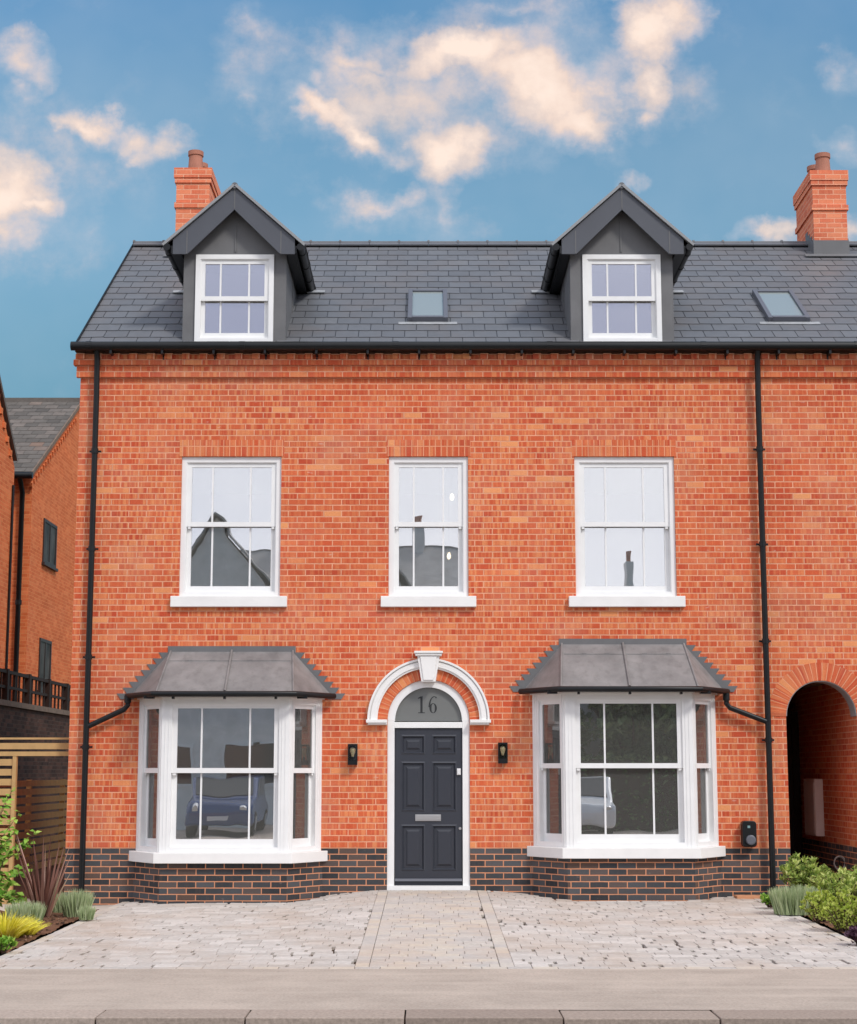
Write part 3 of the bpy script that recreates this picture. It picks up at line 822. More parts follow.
# ================================================================== fittings on the house
def lantern(x, z, label):
    t = thing('wall_lantern', label, 'wall lantern', (x, -.01, z), 'black wall lanterns either side of the door')
    m = MB().box(x-.04, x+.04, -.015, -.0, z-.09, z+.09)
    m.box(x-.058, x+.058, -.125, -.016, z+.105, z+.128).box(x-.058, x+.058, -.125, -.016, z-.128, z-.07)
    for sx in (-.058, .046):
        for sy in (-.125, -.028): m.box(x+sx, x+sx+.012, sy, sy+.012, z-.07, z+.105)
    m.box(x-.046, x+.046, -.022, -.0155, z-.07, z+.105)
    m.tube([(x, -.07, z-.07), (x, -.07, z-.03)], .018, 12)
    m.build('lantern_body', M['black'], t)
    b = MB().tube([(x, -.07, z-.03), (x, -.07, z-.01), (x, -.07, z+.03), (x, -.07, z+.06), (x, -.07, z+.082), (x, -.07, z+.09)], [.012, .018, .030, .034, .022, .005], 14)
    b.build('bulb', M['bulb'], t, smooth=True)
    p = MB().box(x-.046, x+.046, -.122, -.119, z-.069, z+.104)
    p.build('lantern_pane', M['lglass'], t)
def lglass():
    m, t, b = nt('clear_glass'); q = N(t); t.nodes.remove(b)
    tr = q.n('ShaderNodeBsdfTransparent'); tr.inputs[0].default_value = (.85, .87, .86, 1)
    g = q.n('ShaderNodeBsdfGlossy'); g.inputs['Roughness'].default_value = .05
    mx = q.n('ShaderNodeMixShader'); mx.inputs[0].default_value = .12
    q.l(tr.outputs[0], mx.inputs[1]); q.l(g.outputs[0], mx.inputs[2]); q.l(mx.outputs[0], t.nodes['Material Output'].inputs[0]); return m
M['lglass'] = lglass()
lantern(-.938, 1.646, 'black box wall lantern on the brick to the left of the front door')
lantern(.92, 1.664, 'black box wall lantern on the brick to the right of the front door')

def rrect(x0, x1, z0, z1, r, n=6):
    pts = []
    for cx_, cz_, a in ((x1-r, z0+r, -PI/2), (x1-r, z1-r, 0), (x0+r, z1-r, PI/2), (x0+r, z0+r, PI)):
        pts += [(cx_+r*math.cos(a+PI/2*k/n), cz_+r*math.sin(a+PI/2*k/n)) for k in range(n+1)]
    return pts
cx0, cz1 = P(742, 821, -.12); cx1, cz0 = P(757, 847, -.12)
t = thing('car_charger', 'black rounded electric car charger on the brick beside the right drainpipe', 'charger', ((cx0+cx1)/2, 0, cz0))
MB().prism_y(rrect(cx0, cx1, cz0, cz1, .04), -.13, -.002).build('charger_body', M['black'], t, bevel=.008)
xm = (cx0+cx1)/2+.012; zc = cz0+.085
MB().tube([(xm, -.165, zc), (xm, -.16, zc), (xm, -.131, zc)], [.046, .058, .062], 24).build('socket_cover', M['grey_plastic'], t)
MB().box(xm-.035, xm-.003, -.1325, -.1305, cz1-.085, cz1-.055).build('status_light', M['screen'], t)
t = thing('meter_box', 'pale beige meter box on the brick wall inside the side passage', 'meter box', (PR-.1, 1.75, .6))
MB().box(PR-.12, PR-.002, 1.95, 2.62, .575, 1.34).build('meter_body', M['boxplastic'], t, bevel=.01)
MB().box(PR-.129, PR-.1205, 1.98, 2.59, .605, 1.29).build('meter_door', M['boxplastic'], t, bevel=.003)

# lit pendant seen through the middle first floor window
def glow():
    m, t, b_ = nt('lit_bulb'); b_.inputs['Emission Color'].default_value = (1, .82, .55, 1); b_.inputs['Emission Strength'].default_value = 7; return m
M['lit'] = glow()
px_, pz_ = P(452, 497, 1.3); qx_, qz_ = P(449, 556, 1.3)
t = thing('pendant_lamp', 'lit pendant lamp with two glowing bulbs behind the middle first floor window', 'lamp', (px_, 1.3, 5.6))
MB().tube([(px_, 1.3, 5.62), (px_, 1.3, pz_+.05)], .004, 6).tube([(px_, 1.3, pz_+.12), (qx_, 1.3, pz_-.1), (qx_, 1.3, qz_+.05)], .004, 6).build('cord', M['black'], t)
for x_, z_ in ((px_, pz_), (qx_, qz_)):
    MB().tube([(x_, 1.3, z_-.045), (x_, 1.3, z_-.03), (x_, 1.3, z_), (x_, 1.3, z_+.03), (x_, 1.3, z_+.048)], [.008, .022, .028, .020, .010], 14).build('bulb', M['lit'], t, smooth=True)
# ================================================================== ground
def sheet(name, x0, x1, y0, y1, mat, dz=0., nx=30, ny=30, zf=gz, kind='structure'):
    m = MB()
    for j in range(ny+1):
        for i in range(nx+1):
            x = x0+(x1-x0)*i/nx; y = y0+(y1-y0)*j/ny; m.v.append((x, y, zf(x, y)+dz))
    for j in range(ny):
        for i in range(nx):
            a = j*(nx+1)+i; m.f.append((a, a+1, a+nx+2, a+nx+1))
    o = m.build(name, mat, None, fix=False, smooth=True); o['kind'] = kind; return o
YD, YK = -6.87, -9.29          # end of the drive, back of the kerb
gm_ = MB(); gm_.poly([(-1500, -1500, -.45), (1500, -1500, -.45), (1500, 1500, -.45), (-1500, 1500, -.45)])
tag(gm_.build('ground', M['grass_ground'], None, fix=False), kind='structure')
gzb = lambda x, y: gz(x, y) - (.06 if (-3.8 < x < 4.05 and y > -6.9) else .0)
sheet('driveway_bedding', -3.80, 4.06, YD, .02, M['bedding'], -.032, 60, 60)
sheet('garden_path', -9, -3.76, -1.25, 1.2, M['beigeconc'], -.03, 20, 30)
sheet('side_yard_ground', -12, -4.2, 1.201, 24, M['soil'], -.05, 20, 30)
sheet('garden_path', 4.02, 12, -.35, 9, M['beigeconc'], -.03, 20, 30)
sheet('pavement', -16, 16, YK, YD-.001, M['pavement'], .0, 40, 6)
M['soilb'] = M['soil']
def soilz(x, y): return gz(x, y)+.015+.035*noise.noise(Vector((x*3, y*3, 0)))+.018*noise.noise(Vector((x*11, y*11, 2)))
sheet('flower_bed_soil', -9, -3.78, YD+.15, -1.27, M['soil'], 0, 130, 130, soilz)
sheet('flower_bed_soil', 4.05, 12, YD+.15, -.36, M['soil'], 0, 150, 130, soilz)
rd = MB().box(-40, 40, YK-8.2, YK-.43, -.6, -.34); tag(rd.build('road', M['asphalt'], None), kind='structure')
op = MB().box(-40, 40, YK-11.0, YK-8.35, -.6, -.165); tag(op.build('pavement', M['pavement'], None), kind='structure')
fy = MB().box(-14, 14, YK-20.2, YK-11.001, -.6, -.17); tag(fy.build('forecourt_ground', M['pavement'], None), kind='structure')
# kerb stones with open joints
k = MB(); x = -12.3+.35
random.seed(5)
joints = [-14, -12.6, -11.2, -9.8]
def px_at(px, y=-9.3): return G(px, 1016, -.17)[0]
js = [px_at(v) for v in (-560, -330, -120, 99, 247, 562, 717, 980, 1210, 1440)]
js = [px_at(v) for v in (-560, -330, -120, 99, 247, 405, 562, 717, 980, 1210, 1440)]
for a, b in zip(js, js[1:]):
    k.box(a+.005, b-.005, YK-.42, YK-.03, -.55, -.165+random.uniform(-.004, .004))
kb = k.build('kerb', M['kerb'], None, bevel=.006, fix=False); kb['kind'] = 'structure'
ch = MB().box(-16, 16, YK-.40, YK-.001, -.5, -.22); tag(ch.build('kerb_bedding', M['soil'], None), kind='structure')

# setts of the drive and buff blocks of the middle path: real blocks with worn corners
def block(m, x0, x1, y0, y1, top, cut, h=.05, rough=.004):
    cs = [random.uniform(*cut) if cut else (random.uniform(.036, .065) if random.random() < .27 else random.uniform(.003, .010)) for _ in range(4)]
    p = [(x0+cs[0], y0), (x1-cs[1], y0), (x1, y0+cs[1]), (x1, y1-cs[2]), (x1-cs[2], y1), (x0+cs[3], y1), (x0, y1-cs[3]), (x0, y0+cs[0])]
    xc, yc = (x0+x1)/2, (y0+y1)/2; i = len(m.v)
    tx, ty = random.uniform(-rough, rough), random.uniform(-rough, rough)
    zt = lambda x, y: gz(xc, yc)+top+tx*(x-xc)/(x1-x0)*2+ty*(y-yc)/(y1-y0)*2+(gz(x, y)-gz(xc, yc))
    b = .004
    m.v += [(x, y, zt(x, y)-h) for x, y in p]
    m.v += [(x, y, zt(x, y)-.003) for x, y in p]
    q = [(x+(b if x < xc else -b), y+(b if y < yc else -b)) for x, y in p]
    m.v += [(x, y, zt(x, y)) for x, y in q]
    n = 8
    for a in (0, 8):
        for j in range(n):
            m.f.append((i+a+j, i+a+(j+1) % n, i+a+n+(j+1) % n, i+a+n+j))
    m.f.append(tuple(range(i+16, i+24)))
def inbay(x, y):
    for c in BAYS:
        if abs(x-c) < 1.25 and y > -.62:
            if y > -.49 and abs(x-c) < .77+.395*(y+.49)/.49: return True
    return False
random.seed(7)
setts = MB(); XL, XR = -3.76, 4.02; PX0, PX1 = -.50, .60
y = YD+.13; r = 0
while y < -.0:
    d = .17+random.uniform(-.006, .006)
    for a, b in ((XL+.102, PX0-.114), (PX1+.114, XR-.102)):
        x = a-random.uniform(0, .15)
        while x < b:
            w = random.choice((.15, .17, .19, .21, .24))
            u0, u1 = max(a, x), min(b, x+w); x += w
            if u1-u0 < .05 or inbay((u0+u1)/2, min(y+d, 0)) : continue
            yy1 = min(y+d, -.003)
            j = .0022
            pn = noise.noise(Vector((u0*1.1+5, y*.7, 3)))
            gj = random.uniform(.018, .034) if random.random() < .20+.55*pn else 0
            block(setts, u0+j, u1-j-gj, y+j*random.uniform(.6, 1.6), yy1-j, random.uniform(-.001, .002), (.002, .007), rough=.0015)
    y += d
s = setts.build('driveway_setts', M['sett'], None, fix=False); tag(s, kind='structure')
pth = MB(); y = YD+.13; r = 0
while y < -.01:
    d = random.choice((.16, .16, .21)); x = PX0+.0-(.0 if r % 2 else .08); r += 1
    while x < PX1-.006:
        w = random.choice((.16, .21, .24)); u0, u1 = max(PX0+.006, x), min(PX1-.006, x+w); x += w
        if u1-u0 < .05: continue
        block(pth, u0+.0018, u1-.0018, y+.0018, min(y+d, -.015)-.0018, random.uniform(-.001, .002), (.002, .008), rough=.0015)
    y += d
# soldier edgings along the path, the sides and the front of the drive
for xa, xb in ((PX0-.115, PX0+.005), (PX1-.005, PX1+.115), (XL, XL+.10), (XR-.10, XR)):
    y = YD+.13
    while y < -.02:
        block(pth, xa+.002, xb-.002, y+.003, min(y+.21, -.004)-.003, random.uniform(-.001, .003), (.002, .008), rough=.0015); y += .21
x = XL
while x < XR:
    block(pth, x+.003, min(x+.21, XR)-.003, YD+.003, YD+.122, random.uniform(-.001, .002), (.002, .008), rough=.0015); x += .21
s = pth.build('path_blocks', M['slab'], None, fix=False); tag(s, kind='structure')
sl_, sb_ = G(722, 901, -.08), G(752, 893, -.08)
t = MB().box(3.72, 4.12, -.36, -.12, gz(3.9, -.2)-.02, gz(3.9, -.2)+.03).build('paving_slab', M['terr'], None, bevel=.005)
tag(t, 'terracotta coloured slab lying at the foot of the right drainpipe', 'paving slab')

# ================================================================== left background
def roofed(name, label, cat, X0, X1, Y0, Y1, zb, ze, zr, mat, tile, wins, pipe_x=None, gable_right=True):
    t = thing(name, label, cat, ((X0+X1)/2, Y0, zb))
    m = MB(); ym = (Y0+Y1)/2
    gable_wall(m, X0, X1, [(Y0, zb), (Y1, zb), (Y1, ze), (ym, zr), (Y0, ze)])
    w = m.build('wall', mat, t)
    k = (zr-ze)/(ym-Y0); L = math.hypot(ym-Y0+.35, (ym-Y0+.35)*k)
    u = Vector((1, 0, 0)); v = Vector((0, 1, k)).normalized(); n = Vector((0, -v.z, v.y))
    r = MB(); r.obox((X0-.1, Y0-.35, ze-.35*k+.05), (X1-X0+.16, 0, 0), v*L, n*.05); r.obox((X0-.1, Y1+.35, ze-.35*k+.05), (X1-X0+.16, 0, 0), Vector((0, -v.y, v.z))*L, Vector((0, v.z, v.y))*.05)
    rf_ = r.build('roof', M['black'], t)
    c = MB(); slates(c, Vector((X0-.1, Y0-.35, ze-.35*k+.05))+n*.05, u, v, n, X1-X0+.16, L, .30, .30, thick=.02, jit=.008)
    c.build('tile_covering', tile, rf_, fix=False)
    d = MB().box(X0-.1, X1+.08, ym-.1, ym+.1, zr+.05, zr+.16); d.build('ridge', tile, rf_)
    MB().obox((X1+.061, Y0-.35, ze-.35*k+.02), (.03, 0, 0), v*L, n*.09).build('verge', M['coping'], rf_)
    dn = MB(); q = .1
    while q < L-.5:
        p = Vector((X1+.001, Y0-.2, ze-.2*k-.32))+v*q; dn.obox(p, (.03, 0, 0), v*.11, n*.1); q += .24
    dn.build('dentil_course', mat, t)
    g = MB().tube([(X0, Y0-.42, ze-.18), (X1+.1, Y0-.42, ze-.18)], .07, 10); g.build('gutter', M['black'], t, smooth=True)
    if pipe_x is not None:
        p = MB().tube([(pipe_x, Y0-.4, ze-.2), (pipe_x, Y0-.1, ze-.5), (pipe_x, Y0-.09, zb)], .055, 10).build('drainpipe', M['black'], t, smooth=True)
        MB().tube([(pipe_x, Y0-.09, ze-2.9), (pipe_x, Y0-.09, ze-2.8)], .07, 10).build('pipe_clip', M['black'], p)
    for (y0, y1, z0, z1) in wins:
        f = MB(); xw = X1
        f.box(xw-.02, xw+.03, y0, y0+.07, z0, z1).box(xw-.02, xw+.03, y1-.07, y1, z0, z1).box(xw-.02, xw+.028, y0+.07, y1-.07, z1-.07, z1).box(xw-.02, xw+.028, y0+.07, y1-.07, z0, z0+.07).box(xw-.02, xw+.026, (y0+y1)/2-.03, (y0+y1)/2+.03, z0+.07, z1-.07)
        f.box(xw+.001, xw+.07, y0-.05, y1+.05, z0-.06, z0-.001)
        wf = f.build('window', M['sash_dark'], t)
        MB().box(xw+.001, xw+.012, y0+.07, y1-.07, z0+.07, z1-.07).build('pane', M['glass_far'], wf)
    return t
def onX(px, py, X):                       # point of the plane x = X seen at a pixel
    d = ray(px, py); t = X/d[0]; return (CYD+t*d[1], CZ+t*d[2])
XA = -8.5
ya, za = onX(33, 466, XA); yr, zr_ = onX(79, 401, XA)
wy0, wz0 = onX(42, 562, XA); wy1, _ = onX(55, 562, XA); _, wz1 = onX(42, 517, XA)
vy0, vz0 = onX(37.5, 690, XA); vy1, _ = onX(49, 690, XA); _, vz1 = onX(37.5, 637, XA)
roofed('apartment_block', 'orange brick block with grey tiled roof and two narrow brown windows behind the railing', 'apartment block', XA-9, XA, ya, 2*yr-ya, -.4, za-.1, zr_-.1, M['orange'], M['oldtile'],
       [(wy0, wy1, wz0, wz1), (vy0, vy1, vz0, vz1)], pipe_x=P(21, 560, ya)[0])
# nearer cross gable at the far left
XB = -8.1
by, bz = onX(13.2, 455, XB); ty, tz = onX(0, 394, XB); ks_ = (tz-bz)/(by-ty)
yr2 = by-4.4; zr2 = bz+ks_*4.4; yc2, _ = onX(11, 560, XB)
t = thing('gabled_house', 'orange brick gable wall cut by the left edge of the picture', 'house', (XB-4, yr2-4.4, -.4))
m = MB(); gable_wall(m, XB-8, XB, [(yr2-4.2, -.4), (yc2, -.4), (yc2, bz-.22), (yr2, zr2-.1), (yr2-4.2, bz-.22)]); m.build('wall', M['orange'], t)
r = MB()
for s in (-1, 1): r.obox((XB-8.1, yr2, zr2-.02), (8.16, 0, 0), (0, s*4.5, -ks_*4.5), (0, 0, .10))
r.build('roof', M['oldtile'], t)
for q in range(16):
    MB().box(XB-.001, XB+.035, yr2+q*.27, yr2+q*.27+.13, zr2-ks_*q*.27-.36, zr2-ks_*q*.27-.24).build('dentil', M['orange'], t)
cy_, _ = onX(7.5, 600, XB)
MB().tube([(XB+.03, cy_, -.3), (XB+.03, cy_, bz-.6)], .025, 8).build('cable', M['black'], t)

# retaining wall with coping and railing, running back
XR_ = -7.6
y0r, zt0 = onX(0, 697, XR_); y1r, zt1 = onX(68, 713, XR_); ztop = (zt0+zt1)/2
_, zrl = onX(0, 668, XR_)
t = thing('retaining_wall', 'tall brown brick retaining wall, toned dark for shade, under the railing', 'wall', (XR_-.2, y0r, -.3))
MB().box(XR_-.34, XR_, y0r-3.2, y1r+3, -.4, ztop-.10).build('brickwork', M['dark_brick'], t)
MB().box(XR_-.40, XR_+.05, y0r-3.2, y1r+3, ztop-.099, ztop).build('coping', M['coping'], t)
t = thing('railing', 'dark timber railing with upright bars on top of the brown retaining wall', 'railing', (XR_, y0r, ztop))
yy = y0r-2.9; ys = []
hr = zrl-ztop
MB().box(XR_-.06, XR_-.0, y0r-3, y1r+2.8, ztop+hr-.06, ztop+hr).box(XR_-.05, XR_-.01, y0r-3, y1r+2.8, ztop+hr*.40, ztop+hr*.40+.05).build('rail', M['rail'], t)
i = 0
while yy < y1r+2.6:
    if i % 5 == 0: MB().box(XR_-.08, XR_+.02, yy-.07, yy+.07, ztop, ztop+hr+.02).build('post', M['rail'], t)
    else: MB().box(XR_-.05, XR_-.02, yy-.025, yy+.025, ztop, ztop+hr-.061).build('baluster', M['rail'], t)
    yy += .34; i += 1

# slatted timber screen in front with its head beam, and the slatted fence behind
YS = .25
t = thing('timber_screen', 'pale slatted timber screen with opening beside the left house corner', 'screen', (-5.3, YS, -.2))
for yt, yb in ((737.5, 739.5), (743, 749.2), (751.5, 756)):
    z1_, z0_ = P(30, yt, YS)[1], P(30, yb, YS)[1]
    MB().box(-6.6, -4.50, YS, YS+.02, z0_, z1_).build('head_slat', M['timber'], t)
px0, px1 = P(11.5, 800, YS)[0], P(15.3, 800, YS)[0]
MB().box(px0, px1, YS-.02, YS+.06, -.3, P(30, 756.3, YS)[1]).build('post', M['timber'], t)
MB().box(-6.6, -6.5, YS, YS+.06, -.3, P(30, 756.3, YS)[1]).build('post', M['timber'], t)
y_ = 759.0
while y_ < 905:
    MB().box(-6.5, px0-.001, YS, YS+.02, P(5, y_+6.6, YS)[1], P(5, y_, YS)[1]).build('slat', M['timber'], t); y_ += 9.9
XF = -6.35
fy0, _ = onX(9, 800, XF); fy1, _ = onX(68, 800, XF)
t = thing('slatted_fence', 'weathered slatted timber fence in shade behind the screen opening', 'fence', (XF, fy0, -.2))
ztf = onX(25, 780.5, XF)[1]; z = ztf; 
while z > -.15:
    MB().box(XF-.02, XF, fy0-2, fy1+3, z-.095, z).build('slat', M['timber_old'], t); z -= .133
for yy in (fy0-1, fy0+1.5, fy0+4, fy1+2): MB().box(XF-.1, XF-.021, yy, yy+.08, -.3, ztf+.01).build('post', M['timber_old'], t)
# the space behind is closed off by the rear garden wall
t = MB().box(-12, -4.47, 24, 24.3, -.4, 2.2).build('garden_wall', M['dark_brick'], None); tag(t, 'dark brick garden wall closing the side path behind the fence', 'wall')
# ================================================================== plants
def leaf(m, p, d, n, L, W, fold=.25):
    d = d.normalized(); s = d.cross(n)
    if s.length < .01: s = d.cross(Vector((1, 0, 0)))
    s.normalize(); up = s.cross(d)
    a = p; b = p+d*L*.45+s*W*.5+up*W*fold; c = p+d*L-up*L*.12; e = p+d*L*.45-s*W*.5+up*W*fold; mid = p+d*L*.5
    i = len(m.v); m.v += [tuple(v) for v in (a, b, c, e, mid)]; m.f += [(i, i+4, i+1), (i+1, i+4, i+2), (i+2, i+4, i+3), (i+3, i+4, i)]
def rv(): 
    while 1:
        v = Vector([random.uniform(-1, 1) for _ in range(3)])
        if .05 < v.length < 1: return v.normalized()
def gbase(px, py, z=-.15):
    x, y = G(px, py, z); return Vector((x, y, soilz(x, y)-.01))
def shrub(name, label, cat, base, rx, ry, h, nst, nleaf, L, W, mat, group=None, lift=.15, upb=.5, seed=1):
    random.seed(seed)
    t = thing(name, label, cat, tuple(base), group); f = MB(); st = MB()
    for k in range(nst):
        a = random.uniform(0, 2*PI); rr = math.sqrt(random.random())
        top = base+Vector((rx*rr*math.cos(a), ry*rr*math.sin(a), h*random.uniform(.62, 1.0)*(1-.45*rr*rr)))
        b0 = base+Vector((rx*.25*rr*math.cos(a), ry*.25*rr*math.sin(a), 0))
        midp = b0.lerp(top, .5)+Vector((random.uniform(-.03, .03), random.uniform(-.03, .03), .02))
        st.tube([b0, midp, top], [.006, .005, .003], 5, False)
        for j in range(nleaf):
            q = lift+(1-lift)*(j+random.random())/nleaf
            p = b0.lerp(midp, q*2) if q < .5 else midp.lerp(top, q*2-1)
            d = rv(); d.z = abs(d.z)*upb+upb*.4; d.normalize()
            leaf(f, p, d, rv(), L*random.uniform(.6, 1.15), W*random.uniform(.7, 1.1))
        for j in range(5):
            d = rv(); d.z = abs(d.z)+.3; leaf(f, top, d, rv(), L*.9, W)
    f.build('foliage', mat, t, fix=False); st.build('stem', M['bark'], t, fix=False)
    return t
def spikes(name, label, cat, base, rx, ry, h, n, W, mat, spread=.5, droop=0., seg=3, group=None, seed=1, hv=(.6, 1.)):
    random.seed(seed)
    t = thing(name, label, cat, tuple(base), group); m = MB()
    for k in range(n):
        a = random.uniform(0, 2*PI); rr = math.sqrt(random.random())
        o = base+Vector((rx*rr*math.cos(a)*.55, ry*rr*math.sin(a)*.55, 0))
        d = Vector((math.cos(a)*spread*rr+random.uniform(-.12, .12), math.sin(a)*spread*rr+random.uniform(-.12, .12), 1)).normalized()
        L = h*random.uniform(*hv)*(1-.15*rr); s = d.cross(rv()).normalized(); w = W*random.uniform(.7, 1.2)
        prev = None
        for j in range(seg+1):
            q = j/seg; dd = Vector((d.x, d.y, 0))
            p = o+d*L*q+dd*droop*L*q*q-Vector((0, 0, 1))*droop*L*.5*q*q*q
            ww = w*(1-q**1.6)*.5+.0006
            i = len(m.v); m.v += [tuple(p-s*ww), tuple(p+s*ww)]
            if prev is not None: m.f.append((prev, prev+1, i+1, i))
            prev = i
    m.build('foliage', mat, t, fix=False); return t

# left bed
spikes('flax_plant', 'tall bronze purple flax with sword shaped leaves beside the left house corner', 'flax', gbase(43, 918),     .10, .10, 1.12, 60, .040, M['l_flax'], spread=.42, droop=.06, seg=5, seed=3, hv=(.30, 1.0))
def lav(label, px, py, w, h, n, seed): return spikes('lavender', label, 'lavender', gbase(px, py), w*1.45, w*1.45, h*1.08, int(n*1.2), .013, M['l_lav'], spread=.28, seg=2, seed=seed, group='silver green lavender plants', hv=(.7, 1.))
lav('round silver green lavender between the bronze flax and the left drainpipe', 76, 917, .16, .31, 620, 4)
lav('low silver green lavender behind the yellow grass', 25, 922, .22, .24, 700, 5)
lav('small pale lavender half hidden just right of the flax leaves', 60, 913, .09, .24, 200, 6)
lav('smallest lavender tuft at the right foot of the round lavender', 86, 921, .09, .16, 220, 7)
spikes('golden_grass', 'bright yellow arching grass clump at the front left corner of the bed', 'ornamental grass', gbase(4, 938), .22, .16, .36, 520, .016, M['l_yellow'], spread=1.0, droop=.35, seg=4, seed=8)
spikes('golden_grass', 'smaller yellow grass clump leaning toward the driveway', 'ornamental grass', gbase(26, 936), .11, .10, .26, 240, .012, M['l_yellow'], spread=1.0, droop=.35, seg=4, seed=18)
shrub('low_green_plant', 'small dark green leafy plant at the left edge below the yellow grass', 'plant', gbase(2, 952), .12, .12, .14, 14, 8, .06, .04, M['l_bright'], seed=9)
# young shrub with arching leafy twigs entering from the left edge
random.seed(10)
b = gbase(-18, 916); t = thing('young_shrub', 'fresh green young shrub reaching in over the slatted screen from the left edge', 'shrub', tuple(b)); f = MB(); s = MB()
tips = [(32, 842), (36, 832), (20, 812), (6, 800), (30, 872), (24, 866), (34, 905), (22, 900), (8, 850), (4, 880), (14, 884), (0, 820), (-10, 840), (12, 790), (-6, 870), (26, 896), (10, 838), (16, 830)]
for (ux, uy) in tips:
    yy = b.y+random.uniform(-.15, .35); X, Z = P(ux, uy, yy); tip = Vector((X, yy, Z))
    mid = b.lerp(tip, .55)+Vector((-.08, 0, .14)); pts = [b, mid, tip]
    s.tube(pts, [.009, .006, .002], 5, False)
    for k in range(26):
        q = .35+.65*k/25; p = b.lerp(mid, q*2) if q < .5 else mid.lerp(tip, q*2-1)
        d = rv(); d.z = d.z*.5; leaf(f, p, d, Vector((0, -.6, 1))+rv()*.5, random.uniform(.07, .11), random.uniform(.045, .07), .1)
f.build('foliage', M['l_bright'], t, fix=False); s.build('stem', M['bark'], t, fix=False)

# right bed
shrub('variegated_shrub', 'tall variegated green shrub against the passage opening', 'shrub', gbase(806, 902, -.1), .34, .25, .54, 62, 17, .085, .034, M['l_green'], 'variegated shrubs in the right bed', seed=20)
shrub('variegated_shrub', 'lower variegated green shrub in the middle of the right bed', 'shrub', gbase(836, 912, -.1), .30, .25, .44, 54, 16, .08, .032, M['l_green'], 'variegated shrubs in the right bed', seed=21)
shrub('variegated_shrub', 'variegated green shrub cut by the right edge of the picture', 'shrub', gbase(864, 908, -.1), .36, .28, .53, 62, 17, .085, .034, M['l_green'], 'variegated shrubs in the right bed', seed=22)
shrub('bright_green_plant', 'small bright green plant at the left tip of the right bed', 'plant', gbase(770, 909, -.1), .11, .11, .17, 18, 10, .05, .034, M['l_bright'], seed=23)
spikes('lavender', 'large spreading silver green lavender in the right bed', 'lavender', gbase(797, 916, -.12), .44, .32, .34, 2000, .014, M['l_lav'], spread=.25, seg=2, seed=24, group='silver green lavender plants', hv=(.7, 1.))
shrub('lime_shrub', 'lime green low shrub just in front of the large lavender', 'shrub', gbase(820, 924, -.13), .20, .18, .36, 40, 13, .05, .034, M['l_lime'], 'lime green low shrubs', seed=25)
shrub('lime_shrub', 'largest lime green low shrub nearest the driveway edge', 'shrub', gbase(846, 933, -.14), .26, .2, .40, 56, 13, .05, .034, M['l_lime'], 'lime green low shrubs', seed=26)
shrub('purple_plant', 'dark purple leafed plant at the right edge beside the lime shrub', 'plant', gbase(860, 946, -.15), .12, .12, .18, 16, 8, .06, .045, M['l_purple'], seed=27)
# ring shaped hose hanger against the passage wall
hx, hz = P(840, 863, .9); t = thing('coiled_hose', 'small grey coiled hose ring standing up behind the right shrubs', 'hose', (hx, .9, hz-.2))
h = MB(); 
for rr_, yy in ((.075, .9), (.068, .915)):
    pts = [(hx+rr_*math.cos(a), yy, hz+rr_*1.15*math.sin(a)) for a in (2*PI*k/24 for k in range(25))]
    h.tube(pts, .009, 7, False)
h.build('hose_coil', M['mortar_cap'], t, smooth=True)
MB().tube([(hx, .93, -.15), (hx, .93, hz+.09)], .012, 8).build('stake', M['rail'], t)

# crumbs of soil and bark chips on the beds
random.seed(30)
for nm, (xa, xb, ya_, yb_) in (('bark_chips', (-6.2, -3.82, -6.4, -1.35)), ('bark_chips', (4.1, 6.6, -6.4, -.45))):
    m = MB()
    for k in range(1500):
        x, y_ = random.uniform(xa, xb), random.uniform(ya_, yb_); s_ = random.uniform(.008, .028); z = soilz(x, y_)+.004
        a = random.uniform(0, PI); u = Vector((math.cos(a), math.sin(a), random.uniform(-.3, .3)))*s_; v = Vector((-math.sin(a), math.cos(a), random.uniform(-.3, .3)))*s_*.6
        m.obox((x, y_, z), u, v, (0, 0, s_*.5))
    o = m.build(nm, M['chips'] if 'chips' in M else M['soil'], None, fix=False); o['kind'] = 'stuff'

